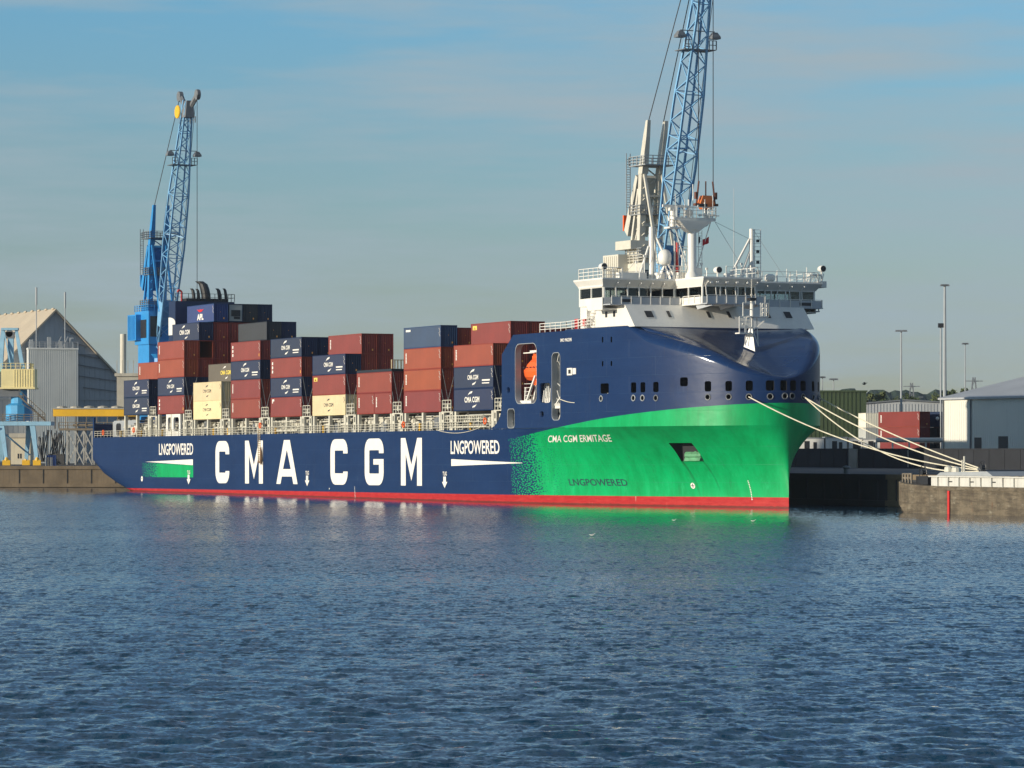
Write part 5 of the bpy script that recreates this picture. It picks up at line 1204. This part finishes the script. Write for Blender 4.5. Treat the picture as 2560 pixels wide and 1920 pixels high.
mb = MB(); mb.tube((lx(2), -1.5, lz(930)), (lx(8), 0, lz(822)), .8, 4, .5); mb.tube((lx(60), -1.5, lz(923)), (lx(40), 0, lz(822)), .55, 4, .4); mb.bar((lx(28), -1.5, lz(908)), (lx(10), -.3, lz(826)), .25); mb.box(lx(4), lx(46), -.9, .9, lz(826), lz(820)); mb.box(lx(20), lx(34), -.5, .5, lz(922), lz(840)); mb.build('a_frame', LB2, pc)
mb = MB(); mb.lathe((lx(24), 0, lz(834)), [(.7, -.6), (.7, .6)], 12, axis='y'); mb.box(lx(14), lx(36), -.6, .6, lz(846), lz(830)); mb.build('sheave', STEEL, pc)

# ------------------------------------------------------------------ left background
CLAD = lambda n, c, sc=1.0: paint(n, c, .55, .07, .08, streak=.25)
GAB = paint('grey_cladding', (.40, .42, .44), .6, .08, .1, streak=.35); ROOFC = paint('tan_roof', (.50, .42, .31), .8, .08, .15, streak=.2)
Xs, _ = at(137, 0, 800); sh = thing('storage_shed', 'large grey A-frame storage shed with a tan roof behind the left quay', 'shed', T(Xs, 800, GZ) @ Matrix.Rotation(math.atan2(DV[1], DV[0]), 4, 'Z'))
apz = at(137, 775, 800)[1]-GZ; hb = 33.0; ev = apz-hb*.99
mb = MB(); mb.add([(0, -hb, 0), (0, hb, 0), (0, hb, ev), (0, 0, apz), (0, -hb, ev)], [(0, 1, 2, 3, 4)]); mb.add([(-120, -hb, 0), (-120, hb, 0), (-120, hb, ev), (-120, 0, apz), (-120, -hb, ev)], [(0, 1, 2, 3, 4)]) if False else None
for y in [-30+i*1.2 for i in range(51)]:
    z1 = apz-abs(y)*.99
    mb.box(.0, .08, y-.12, y+.12, .2, max(1, z1-.8))
for z in (apz*.42, apz*.72): yy = (apz-z)/.99; mb.box(.08, .3, -yy, yy, z-.25, z+.1)
mb.build('gable_wall', GAB, sh)
mb = MB()
for s in (-1, 1):
    mb.add([(1.0, 0, apz+.25), (1.0, s*(hb+1), ev-.75), (-121, s*(hb+1), ev-.75), (-121, 0, apz+.25), (1.0, 0, apz-.25), (1.0, s*(hb+1), ev-1.25), (-121, s*(hb+1), ev-1.25), (-121, 0, apz-.25)], [(0, 1, 2, 3), (4, 7, 6, 5), (0, 4, 5, 1), (1, 5, 6, 2), (2, 6, 7, 3)])
for i in range(24): mb.bar((-i*5.0, -.2, apz+.35), (-i*5.0-1, -.4, apz+.2), .3)
mb.build('roof', ROOFC, sh)
mb = MB()                                            # ribs and braces on the exposed part of the gable
for i in range(6): z = apz*.46+i*2.6; yy = (apz-z)/.99; mb.bar((.35, yy-.5, z), (.35, yy*.35, z+1.2), .18)
mb.build('gable_braces', STEEL, sh)
tw = MB(); ty0 = (72-137)*800/8875/.9007; ty1 = (182-137)*800/8875/.9007; tz = at(0, 873, 790)[1]-GZ
tw.box(.1, 7.0, ty0, ty1, 0, tz); tw.box(.0, 7.2, ty0-.1, ty1+.1, tz, tz+.4)
for i in range(26): tw.box(7.0, 7.07, ty0+i*.42, ty0+i*.42+.12, .2, tz-.1)
TR_ = Matrix.Rotation(R(-13), 4, 'Z'); T_ = tw.build('elevator_tower', paint('pale_grey_cladding', (.60, .61, .58), .6, .08, .12, streak=.4), sh, M=TR_)
mb = MB(); mb.rail([(7, ty0, tz+.4), (7, ty1, tz+.4)], 1.3, 1.2, .07, 3)
for y, h in ((ty0+2, 14.0), (ty1-2.6, 13)): mb.tube((4, y, tz), (4, y, tz+h), .12, 6); mb.tube((4, y, tz+h*.72), (4, y, tz+h), .24, 6)
for y in (ty0+.5, ty0+4.5, ty1-4, ty1-1.5): mb.box(3, 4.2, y, y+.8, tz, tz+1.5+y % 1.7)
mb.bar((5, ty1-5, tz), (5, ty1-3.5, tz+3), .2); mb.bar((5, ty1-3.5, tz), (5, ty1-2, tz+3), .2); mb.build('roof_antennas', GREYP, T_, M=TR_ if False else None)
def cyl_thing(name, label, cat, px, pyt, pyb, Y, r, mat, z0=GZ):
    X, zt = at(px, pyt, Y); t = MB(); t.lathe((0, 0, 0), [(r*1.05, 0), (r, zt-z0)], 14); o = t.build(name, mat, None, M=T(X, Y, z0)); tag(o, label, cat); return o
cyl_thing('chimney', 'pale round chimney standing behind the aftermost containers', 'chimney', 308, 835, 940, 720, .62, paint('pale_chimney', (.60, .56, .46), .7, .08, .3, streak=.3))
X0, zt = at(296, 934, 715); X1, _ = at(420, 934, 715)
mb = MB(); mb.box(X0, X1, 712, 724, GZ, zt-.6); mb.box(X0-.4, X1+.4, 711.6, 724.4, zt-.6, zt)
for i in range(9): mb.box(X0+i*1.1, X0+i*1.1+.12, 711.8, 711.95, zt, zt+2.6)
tag(mb.build('flat_building', LCONC), 'pale flat-roofed building with thin roof posts below the chimney', 'building')
# yellow conveyor gallery on its trestle
cg = thing('conveyor_gallery', 'yellow conveyor gallery on steel trestles behind the ship stern', 'conveyor', T(0, 712, 0)); kk = 712/8875
def cx(px): return (px-1280)*kk
def cz(py): return CAMH-(py-1122)*kk
mb = MB(); mb.box(cx(135), cx(420), -1.6, 1.6, cz(1041), cz(1023)); mb.build('beam', YELL, cg)
mb = MB(); mb.box(cx(133), cx(420), -1.8, 1.8, cz(1023)+.01, cz(1020))
for i in range(8): mb.lathe((cx(155+i*34), 0, cz(1021)), [(1.1, 0), (1.0, .35), (.2, .55)], 10)
mb.build('roof', LCONC, cg)
mb = MB(); mb.box(cx(150), cx(420), -2, 2, cz(1076), cz(1071)); mb.rail([(cx(150), -2, cz(1071)), (cx(420), -2, cz(1071))], 1.2, 1.8, .08, 2); mb.box(cx(185), cx(420), -1.9, -1.7, cz(1066), cz(1060))
for px in range(140, 420, 26): mb.bar((cx(px), -1.4, cz(1072)), (cx(px), -1.4, cz(1041)), .16)
mb.build('walkway', paint('weathered_walkway', (.20, .16, .11), .8, .2, 1), cg)
mb = MB()
for px in (170, 191, 212, 233, 254, 290): mb.bar((cx(px), -1.6, GZ), (cx(px), -1.6, cz(1076)), .3); mb.bar((cx(px), 1.6, GZ), (cx(px), 1.6, cz(1076)), .25)
for a, b in ((170, 212), (191, 233), (212, 254), (254, 290)): mb.bar((cx(a), -1.7, cz(1076)), (cx(b), -1.7, GZ), .24); mb.bar((cx(b), -1.5, cz(1076)), (cx(a), -1.5, GZ), .24)
mb.build('trestle', paint('galvanised_steel', (.36, .35, .32), .55, .12, 1, rust=.3), cg)
mb = MB()
for i in range(26):
    px = 95+rg.random()*65; mb.bar((cx(px), rg.uniform(-2, 3), cz(1154)), (cx(px+rg.uniform(-22, 22)), rg.uniform(-2, 3), cz(1075+rg.random()*20)), .18)
mb.box(cx(120), cx(160), 0, 2, GZ, cz(1135)); mb.build('support_steelwork', paint('dark_steelwork', (.05, .05, .05), .7, .3, 1, rust=.5), cg)
X0, z1 = at(27, 1087, 730); X1, _ = at(76, 1087, 730)
hb_ = thing('site_hut', 'small cream hut with grey roof between the portal crane legs', 'hut', T(X0, 730, GZ)); mb = MB(); mb.box(0, X1-X0, 0, 4, 0, z1-GZ-.6); mb.build('wall', paint('cream_render', (.62, .55, .40), .7, .08, .4, streak=.3), hb_)
mb = MB(); mb.box(-.3, X1-X0+.3, -.3, 4.3, z1-GZ-.6, z1-GZ+.3); mb.build('roof', LCONC, hb_); mb = MB(); mb.box(1.4, 1.7, -.04, 0, 1.2, 2.2); mb.box(1.9, 2.2, -.04, 0, 1.2, 2.2); mb.build('window', BLACK, hb_)
for px, w, h, c, lab in ((122, 1.2, 1.6, 'L', 'pale crate on the quay edge beneath the conveyor steelwork'), (128, 1.6, 2.0, 'A', 'blue tank frame on the quay beside the conveyor trestle')):
    X, _ = at(px, 0, 668); mb = MB(); mb.box(X-w/2, X+w/2, 668, 669.5, GZ, GZ+h)
    for i in range(5): mb.box(X-w/2+i*w/4-.05, X-w/2+i*w/4+.05, 667.9, 668, GZ, GZ+h)
    tag(mb.build('storage_crate', CC[c]), lab, 'crate')

# ------------------------------------------------------------------ right background
WH_ = paint('white_cladding', (.74, .72, .63), .6, .05, .1, streak=.15)
Xw, zw = at(2357, 1000, 640); wh = thing('warehouse', 'white warehouse with a low grey roof at the right edge', 'warehouse', T(Xw, 640, GZ) @ Matrix.Rotation(math.atan2(DV[1], DV[0]), 4, 'Z')); ez = zw-GZ
mb = MB(); mb.box(0, 90, 0, 50, 0, ez); mb.prism([(0, 0)], 0, 0) if False else None
for i in range(150): mb.box(.1+i*.6, .18+i*.6, -.05, -.003, .3, ez-.3)
mb.build('wall', WH_, wh)
mb = MB(); mb.add([(-.6, -.7, ez+.02), (90.6, -.7, ez+.02), (90.6, 25, ez+5.6), (-.6, 25, ez+5.6), (-.6, 50.7, ez+.02), (90.6, 50.7, ez+.02), (-.6, -.7, ez+.35), (90.6, -.7, ez+.35), (90.6, 25, ez+5.95), (-.6, 25, ez+5.95), (-.6, 50.7, ez+.35), (90.6, 50.7, ez+.35)],
    [(0, 3, 2, 1), (3, 4, 5, 2), (6, 7, 8, 9), (9, 8, 11, 10), (0, 1, 7, 6), (0, 6, 9, 3), (3, 9, 10, 4), (1, 2, 8, 7), (2, 5, 11, 8), (4, 10, 11, 5)]); mb.build('roof', paint('grey_sheet_roof', (.40, .41, .42), .55, .1, .1, streak=.3), wh)
def wpos(px): return (((px-1280)/8875)*640-Xw)/(DV[0]-((px-1280)/8875)*DV[1])
for a, b, h in ((2437, 2454, 5.2), (2497, 2520, 5.4)):
    mb = MB(); mb.box(wpos(a), wpos(b), -.12, -.06, 0, h); mb.build('door', BLACK, wh)
mb = MB()
for px in (2360, 2428): mb.bar((wpos(px), -.15, 0), (wpos(px), -.15, ez), .22)
mb.build('downpipe', STEEL, wh)
# unseen shed added behind the bow, shaped to cast the shadow on the warehouse
ts = thing('unseen_shadow_shed', 'tall grey shed unseen behind the ship bow, added to shade the warehouse', 'shed', T(24, 601, GZ) @ Matrix.Rotation(math.atan2(-45, 21), 4, 'Z')); mb = MB()
mb.box(0, 45, -9, 0, 0, 24.3); mb.box(-10, -.01, -8, -.5, 0, 13.2); mb.build('wall', GAB, ts)
mb = MB(); mb.box(-.3, 45.3, -9.3, .3, 24.3, 24.6); mb.box(-10.2, -.3, -8.2, -.3, 15.0, 16.8); mb.box(-10, -9, -8, -.5, 13.2, 15.0); mb.build('roof', STEEL, ts)
# long dark flood wall
A = Vector((55, 655, 0)); Bq = Vector((102, 530, 0))
P0 = Vector((at(1700, 0, 665)[0], 665, 0)); P1 = Vector((at(2760, 0, 520)[0], 520, 0)); dq = (P1-P0); Lq = dq.length; dq.normalize(); fw_ = thing('flood_wall', 'long dark concrete wall across the quay behind the bow', 'wall', T(P0.x, P0.y, GZ) @ Matrix.Rotation(math.atan2(dq.y, dq.x), 4, 'Z'))
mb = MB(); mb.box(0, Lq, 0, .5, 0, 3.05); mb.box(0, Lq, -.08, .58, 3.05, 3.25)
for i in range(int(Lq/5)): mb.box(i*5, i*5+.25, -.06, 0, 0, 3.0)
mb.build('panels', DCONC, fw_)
def wallx(px):
    k = (px-1280)/8875; return (k*P0.y-P0.x)/(dq.x-k*dq.y)
mb = MB(); a = wallx(2126); b = wallx(2146); mb.box(a, b, -.35, -.09, 0, 3.2); mb.build('pale_pier', LCONC, fw_)
mb = MB(); a = wallx(2270); mb.box(a, a+.4, -.12, -.07, .2, 3.0); mb.build('stained_joint', LCONC, fw_)
# green shed, grey shed, containers ashore, cabins, pipe
GRN = paint('dark_green_cladding', (.050, .075, .030), .6, .1, .1, streak=.3)
Xg0, zg = at(1985, 976, 700); Xg1, _ = at(2166, 976, 700)
gs = thing('green_shed', 'dark green ribbed shed right behind the ship bow', 'shed', T(Xg0, 700, GZ)); mb = MB(); mb.box(0, Xg1-Xg0, 0, 30, 0, zg-GZ-.3)
for i in range(int((Xg1-Xg0)/.8)): mb.box(i*.8, i*.8+.16, -.1, 0, .1, zg-GZ-.3)
mb.build('wall', GRN, gs); mb = MB(); mb.box(-.2, Xg1-Xg0+.2, -.3, 30.2, zg-GZ-.3, zg-GZ); mb.build('roof', GRN, gs)
Xa, za = at(2160, 1010, 790); Xb, _ = at(2400, 1010, 790); za2 = at(0, 1002, 790)[1]
gy = thing('grey_shed', 'low grey ribbed shed behind the red containers ashore', 'shed', T(Xa, 790, GZ)); wd = Xb-Xa; mb = MB()
mb.prism([(0, 0), (wd, 0), (wd, za-GZ), (wd*.42, za2-GZ), (0, za-GZ)], 0, 40)
for i in range(int(wd/.7)): mb.box(i*.7, i*.7+.15, -.08, -.003, 0, za-GZ)
mb.build('wall', paint('light_grey_cladding', (.42, .43, .43), .6, .08, .1, streak=.3), gy)
mb = MB(); mb.prism([(-.4, za-GZ), (wd*.42, za2-GZ+.02), (wd+.4, za-GZ), (wd+.4, za-GZ+.3), (wd*.42, za2-GZ+.35), (-.4, za-GZ+.3)], -.4, 40.4); mb.build('roof', STEEL, gy)
mb = MB(); mb.box(at(2160, 0, 655)[0], at(2420, 0, 655)[0], 648, 672, GZ+.004, 5.25); struct(mb.build('loading_bank', LCONC))
ca = Matrix.Rotation(R(-58), 4, 'Z')
def ashore(px, Y, z, L, H, c, mk, label, rot=ca):
    X, _ = at(px, 0, Y); return container(T(X, Y, z) @ rot, L, H, c, mk, label, 'containers stacked ashore')
for k in range(3): ashore(2196, 660, 5.25+k*2.87, 12.19, 2.84, 'R', 'v' if k else '', 'dark red container ashore before the grey shed, %s of three red ones' % ['bottom', 'middle', 'top'][k])
for k in range(3): ashore(2314, 656, 5.25+k*2.87, 12.19, 2.84, ('G', 'G', 'N')[k], '', '%s container ashore right of the red stack, %s tier' % (('dark grey', 'dark grey', 'navy')[k], ['bottom', 'middle', 'top'][k]), Matrix.Rotation(R(-58), 4, 'Z') if k == 2 else Matrix.Rotation(R(-20), 4, 'Z'))
ashore(2334, 664, 5.25+2*2.87, 12.19, 2.84, 'O', '', 'brick red container ashore, at the top beside the white warehouse', Matrix.Rotation(R(-20), 4, 'Z'))
ashore(2334, 664, 5.25+1*2.87, 12.19, 2.84, 'G', '', 'dark grey container ashore supporting the brick red one', Matrix.Rotation(R(-20), 4, 'Z'))
ashore(2334, 664, 5.25, 12.19, 2.84, 'G', '', 'lowest dark grey container ashore beside the white warehouse', Matrix.Rotation(R(-20), 4, 'Z'))
ashore(2196, 676, 5.25+2*2.87, 6.06, 2.84, 'W', '', 'short cream container ashore beside the dark green shed', Matrix.Rotation(R(98), 4, 'Z'))
ashore(2196, 676, 5.25+1*2.87, 6.06, 2.84, 'L', '', 'short pale grey container ashore under the cream one', Matrix.Rotation(R(98), 4, 'Z'))
ashore(2196, 676, 5.25, 6.06, 2.84, 'L', '', 'lowest short pale grey container ashore beside the dark green shed', Matrix.Rotation(R(98), 4, 'Z'))
for px0, px1, pyt, lab in ((1990, 2060, 1094, 'white portable cabin behind the wall, closest to the bow'), (2064, 2118, 1092, 'white portable cabin between its two neighbours behind the wall'), (2122, 2156, 1094, 'narrow white portable cabin before the green shed corner'), (2158, 2200, 1096, 'white portable cabin with a dark doorway below the cream container')):
    a, z = at(px0, pyt, 640); b, _ = at(px1, pyt, 640); cbn = thing('portable_cabin', lab, 'cabin', T(a, 640, GZ), 'white cabins behind the wall'); mb = MB(); mb.box(0, b-a, 0, 6, 0, z-GZ-.2); mb.build('wall', WHITE, cbn); mb = MB(); mb.box(-.1, b-a+.1, -.1, 6.1, z-GZ-.2, z-GZ); mb.build('roof', GREYP, cbn)
    mb = MB(); mb.box((b-a)*.3, (b-a)*.3+.9, -.05, -.003, 3.0, 4.6); mb.box((b-a)*.62, (b-a)*.62+.6, -.05, -.003, 3.2, 4.4); mb.build('window', BLACK, cbn)
a, z = at(2190, 1100, 632); b, _ = at(2356, 1100, 632); mb = MB(); mb.tube((a, 632, z), (b, 632, z), .42, 10)
for i in range(5): mb.bar((a+(b-a)*i/4, 632, GZ), (a+(b-a)*i/4, 632, z-.4), .3)
tag(mb.build('pipeline', paint('pale_pipe', (.55, .54, .50), .5, .1)), 'pale raised pipeline running behind the wall to the warehouse', 'pipe')
# lamp masts
def lamp_mast(px, pyt, Y, r, arms, lab):
    X, zt = at(px, pyt, Y); t = thing('lamp_mast', lab, 'lamp mast', T(X, Y, GZ), 'lamp masts ashore'); h = zt-GZ
    mb = MB(); mb.tube((0, 0, 0), (0, 0, h), r, 8, r*.5); mb.bar((-arms, 0, h), (arms, 0, h), .14); mb.build('pole', GREYP, t)
    for s in (-1, -.35, .4, 1): mb = MB(); mb.loft([[(s*arms-.35, -.5, h-.1), (s*arms+.35, -.5, h-.1), (s*arms+.35, .3, h-.1), (s*arms-.35, .3, h-.1)], [(s*arms-.25, -.3, h+.25), (s*arms+.25, -.3, h+.25), (s*arms+.25, .2, h+.25), (s*arms-.25, .2, h+.25)]]); mb.build('lamp_head', STEEL, t)
    return t
lamp_mast(2253, 828, 705, .28, .85, 'lamp mast rising behind the grey shed')
lamp_mast(2362, 714, 655, .42, .5, 'tallest lamp mast, at the white warehouse corner')
lamp_mast(2413, 860, 800, .22, .45, 'slender lamp mast behind the warehouse roof')
lamp_mast(2056, 944, 735, .2, .35, 'short lamp mast over the green shed roof, closer to the bow')
lamp_mast(2084, 949, 735, .2, .6, 'short lamp mast with wide head over the green shed roof')
X, zt = at(2352, 815, 652); cm_ = thing('camera_mast', 'thin camera mast beside the tallest lamp mast', 'mast', T(X, 652, GZ)); mb = MB(); mb.tube((0, 0, 0), (0, 0, zt-GZ), .18, 7, .14)
for z in (5, 11, 17): mb.bar((0, 0, zt-GZ-z), (-.5, 0, zt-GZ-z), .1)
mb.build('pole', GREYP, cm_); mb = MB(); mb.box(-.5, .5, -.4, .3, zt-GZ-.3, zt-GZ+.5); mb.build('camera_head', BLACK, cm_); mb = MB(); mb.ball((-.6, 0, zt-GZ-17), .35); mb.build('dome', WHITE, cm_)
# pylons
def pylon(px, pyt, Y, lab):
    X, zt = at(px, pyt, Y); mb = MB(); h = zt-GZ; w = h*.10
    for s in (-1, 1):
        for q in (-1, 1): mb.bar((s*w, q*w, 0), (s*.6, q*.6, h), .45)
    for i in range(8): z = h*i/8; z2 = h*(i+1)/8; a = w+(.6-w)*i/8; b = w+(.6-w)*(i+1)/8; mb.bar((-a, -a, z), (b, -b, z2), .3); mb.bar((a, -a, z), (-b, -b, z2), .3)
    for k, l in ((.95, 5), (.8, 7), (.65, 6)): mb.bar((-l, 0, h*k), (l, 0, h*k), .45)
    tag(mb.build('pylon', STEEL, None, M=T(X, Y, GZ)), lab, 'pylon', 'electricity pylons on the skyline')
pylon(2279, 957, 2150, 'electricity pylon on the hills behind the trees'); pylon(2435, 943, 2000, 'taller electricity pylon just over the warehouse roof')
# trees
BARK = paint('bark', (.06, .045, .03), .9, .2); LEAFS = [paint('foliage_olive', (.075, .095, .028), .8, .35, .6), paint('foliage_dark', (.045, .07, .022), .8, .35, .6)]
def tree(px, pyt, Y, wpx, lab, seed, mi):
    X, zt = at(px, pyt, Y); h = zt-GZ; r = wpx/2*Y/8875; rr = random.Random(seed)
    t = thing('tree', lab, 'tree', T(X, Y, GZ), 'trees behind the sheds'); mb = MB(); mb.tube((0, 0, 0), (0, 0, h*.55), .35, 7, .2)
    for i in range(5): a = rr.random()*6.28; mb.tube((0, 0, h*(.3+.06*i)), (math.cos(a)*r*.6, math.sin(a)*r*.6, h*(.55+.07*i)), .15, 5, .05)
    mb.build('trunk', BARK, t); mb = MB()
    cl = [(rr.gauss(0, .42)*r, rr.gauss(0, .42)*r, h*(.5+.5*rr.random()), r*(.24+.2*rr.random())) for _ in range(16)]
    for (x, y, z, s) in cl:
        for i in range(70):
            d_ = Vector((rr.gauss(0, 1), rr.gauss(0, 1), rr.gauss(0, .8))).normalized()*s*rr.random()**.4; p = Vector((x, y, min(z, h*.97)))+d_
            e = .16+rr.random()*.28; a = Vector((rr.gauss(0, 1), rr.gauss(0, 1), rr.gauss(0, 1))).normalized()*e; b = a.cross(Vector((rr.random(), rr.random(), rr.random()))).normalized()*e
            mb.add([p-a, p+b, p+a, p-b], [(0, 1, 2, 3)])
    mb.build('crown', LEAFS[mi], t)
for i, (px, py, w, mi, lab) in enumerate([(2180, 983, 46, 0, 'bushy tree rising just past the green shed edge'), (2208, 994, 40, 1, 'low dark tree over the left end of the grey shed roof'), (2262, 984, 52, 0, 'round tree behind the grey shed ridge'), (2288, 992, 46, 1, 'tree just right of the ridge of the grey shed'),
        (2240, 995, 36, 1, 'small tree left of the round tree behind the grey shed'), (2345, 985, 44, 0, 'tree behind the tallest lamp mast'), (2378, 982, 50, 1, 'dark tree above the warehouse roof edge'), (2405, 976, 44, 0, 'olive tree above the warehouse roof by the slender mast'), (2318, 999, 36, 1, 'low tree over the right end of the grey shed roof')]):
    tree(px, py-3, 980+(i % 3)*25, w*1.3, lab, 40+i, mi)

# ------------------------------------------------------------------ barge
BU, BV = 239.0, 9.9
bg_ = thing('barge', 'rusty grey barge with white hatch coamings moored ahead of the ship', 'barge', MQ @ T(BU, BV, 0))
RUSTH = paint('rusty_barge_hull', (.135, .108, .072), .85, .45, .8, streak=.85, rust=.7, bump=.4)
nt = RUSTH.node_tree; pb = nt.nodes['Principled BSDF']; cin = pb.inputs['Base Color'].links[0].from_socket; oc_ = nd(nt, 'ShaderNodeTexCoord').outputs['Object']
cin = mixc(nt, maprange(nt, noise(nt, vmap(nt, oc_, (.35, .35, 2.4)), 1.0, 6, .72), .46, .62, 0, .75), cin, (.055, .042, .028, 1))
cin = mixc(nt, maprange(nt, noise(nt, vmap(nt, oc_, (.5, .5, 1.2), (4, 2, 9)), 1.0, 6, .7), .56, .68, 0, .6), cin, (.30, .27, .20, 1))
nt.links.new(cin, pb.inputs['Base Color'])
mb = MB(); rings = []
for x, ins, wb_, wt_ in ((0, 2.2, 2.2, 3.55), (.5, 1.2, 1.5, 3.5), (1.4, .5, .9, 3.4), (3, .12, .1, 3.2), (5.5, 0, -.9, 3.05), (9, 0, -1, 2.95), (80, 0, -1, 2.95)):
    rings.append([(x, ins, wb_), (x, ins, wt_), (x, 9.5-ins, wt_), (x, 9.5-ins, wb_)])
mb.loft(rings)
mb.box(5.5, 80, -.12, 0, 2.55, 2.75)
mb.build('hull', RUSTH, bg_)
mb = MB(); mb.box(7.2, 80, 1.0, 1.2, 2.96, 3.95); mb.box(7.2, 7.4, 1.2, 8.4, 2.96, 3.95); mb.box(7.2, 80, 8.4, 8.6, 2.96, 3.95); mb.box(7.0, 80, .75, 1.25, 3.95, 4.08)
for i in range(34): mb.box(8.6+i*2.1, 8.72+i*2.1, .8, 1.0, 3.0, 3.95)
mb.build('hatch_coaming', paint('pale_coaming', (.58, .57, .52), .6, .1, .5, streak=.5, rust=.3), bg_)
mb = MB()
for i in (0, 1, 2, 4, 6, 7):
    mb.box(10.6+i*2.1*2, 11.4+i*2.1*2, .97, .995, 3.4, 3.52)
mb.build('stencil_marks', BLACK, bg_)
mb = MB(); mb.prism([(7.6, 4.1), (8.4, 4.45), (17.5, 4.6), (18.6, 4.1)], 1.4, 8.2); mb.build('hatch_cover', GREYP, bg_)
mb = MB(); mb.box(12.2, 12.6, -.16, -.125, -.4, 2.5); mb.build('draught_mark', REDP, bg_)
mb = MB()
for px in (1.6, 2.2, 2.8, 3.4): mb.bar((px, .9, 3.2), (px, .9, 4.3), .16)
mb.bar((1.6, .9, 4.25), (3.4, .9, 4.25), .12); mb.bar((1.6, .9, 3.8), (3.4, .9, 3.8), .12); mb.build('railing', paint('old_steel', (.20, .17, .13), .8, .3, 1), bg_)
def wheel(x, y, z, r, mat):
    mb = MB(); pts = [(x+r*math.cos(6.2832*i/16), y, z+r*math.sin(6.2832*i/16)) for i in range(17)]; mb.path(pts, .05, 5)
    for i in range(3): a = math.pi*i/3; mb.bar((x+r*math.cos(a), y, z+r*math.sin(a)), (x-r*math.cos(a), y, z-r*math.sin(a)), .05)
    mb.lathe((x, y, z), [(.25, -.2), (.25, .3)], 10, axis='y'); mb.build('winch', mat, bg_)
wheel(4.6, 1.6, 4.4, .75, BLACK); wheel(13.6, 3.4, 5.0, .7, BLACK)
mb = MB(); mb.box(3.8, 6.2, 1.2, 2.8, 3.1, 4.0); mb.tube((3.4, 2, 3.6), (6.4, 2, 3.6), .35, 8); mb.build('winch_bed', BLACK, bg_)
mb = MB(); mb.lathe((8.8, 2.2, 4.5), [(.5, 0), (.45, .5), (.1, .7)], 10); mb.lathe((10.0, 2.4, 4.5), [(.55, 0), (.5, .45), (.1, .6)], 10); mb.tube((11.9, 2.2, 4.5), (11.9, 2.2, 6.2), .1, 6); mb.tube((11.5, 2.2, 4.5), (11.5, 2.2, 5.8), .08, 6); mb.build('deck_vent', CREAMP, bg_)

# ------------------------------------------------------------------ mooring lines from the bow to the quay bollards
def bollard(u, v, lab):
    x, y = qp(u, v); mb = MB(); mb.lathe((0, 0, 0), [(.55, 0), (.35, .15), (.32, .7), (.5, .85), (.45, 1.05), (.1, 1.1)], 12); o = mb.build('bollard', STEEL, None, M=T(x, y, GZ+.004)); tag(o, lab, 'bollard', 'bollards on the quay edge'); return Vector((x, y, GZ+.8))
mb = MB(); mb.box(0, 70, 0, 4.5, -3, GZ-.4); mb.box(-.2, 70.2, -.2, 4.7, GZ-.4, GZ+.002); struct(mb.build('jetty', CONC, None, M=MQ @ T(236, 20.4, 0)))
bq = bollard(239.2, 22.0, 'steel bollard on the jetty behind the barge holding the thick mooring ropes'); b2 = bollard(196, 30.5, 'lone steel bollard on the shaded quay edge beside the bow'); 
def rope(lab, p, q, dip, r=.075):
    mb = MB(); mb.path(sag(p, q, dip, 24), r, 6); tag(mb.build('mooring_rope', ROPE), lab, 'rope', 'mooring ropes at the bow')
def SP(u, v, w): return tuple(MS @ Vector((u, v, w)))
rope('mooring rope from the sunlit near side of the bow, lowest of the bundle', SP(210.89, 8.2, 12.26), tuple(bq), 1.5)
rope('upper mooring rope leaving the corner of the bow', SP(212.3, BM-10.4, 12.3), tuple(bq+Vector((.15, 0, 0))), 1.0)
rope('slacker mooring rope sagging under the upper one', SP(212.2, BM-10.2, 12.25), tuple(bq+Vector((-.1, .1, -.1))), 2.6)
rope('mooring rope from the shaded far side of the bow, highest by the bollard', SP(209.1, BM-6.5, 12.3), tuple(bq+Vector((.2, .2, .1))), .5)
# gulls
def gull(px, py, lab, s=1.0, fly=False, Y=None):
    Yw = Y or 7*8875/(py-1122); X, z = at(px, py, Yw); mb = MB()
    mb.loft([[(x+.0, r*math.cos(6.28*i/8)*.8, r*math.sin(6.28*i/8)*.7+.1+dz) for i in range(8)] for x, r, dz in ((-.26, .02, .06), (-.12, .08, .0), (.05, .1, 0), (.17, .06, .05), (.22, .05, .14), (.29, .02, .14))])
    o = thing('gull', lab, 'gull', T(X, Yw, max(z, .05)) @ Matrix.Scale(s, 4)); mb.build('body', WHITE2 if not fly else BLACK, o, smooth=True)
    w = MB(); 
    if fly: w.add([(-.05, 0, .12), (.1, 0, .12), (.05, .55, .3), (-.1, .5, .28)], [(0, 1, 2, 3)]); w.add([(-.05, 0, .12), (.1, 0, .12), (.05, -.55, .3), (-.1, -.5, .28)], [(0, 1, 2, 3)])
    else: w.add([(-.3, .07, .12), (.05, .1, .16), (.05, -.1, .16), (-.3, -.07, .12)], [(0, 1, 2, 3)])
    w.build('wing', GREYP if not fly else BLACK, o)
gull(1883, 1306, 'white gull floating below the bow', .9); gull(1685, 1304, 'second white gull floating below the ship name', .8); gull(1480, 1342, 'white gull floating farthest out from the bow', .9)
gull(2161, 963, 'dark bird flying just over the green shed corner', 1.7, True, 600)
# ------------------------------------------------------------------ the air between here and the hills
HAZE = 1
if HAZE:
    hm = bpy.data.materials.new('haze_air'); hm.use_nodes = True; nt = hm.node_tree; nt.nodes.remove(nt.nodes['Principled BSDF'])
    pv = nd(nt, 'ShaderNodeVolumePrincipled', inp={'Color': (.80, .88, 1.0, 1), 'Density': .00005, 'Anisotropy': .2})
    nt.links.new(pv.outputs[0], nt.nodes['Material Output'].inputs['Volume'])
    mb = MB(); mb.box(-1300, 1300, -450, 2850, -6, 90); o = mb.build('haze', hm); o['kind'] = 'stuff'; o.visible_shadow = True
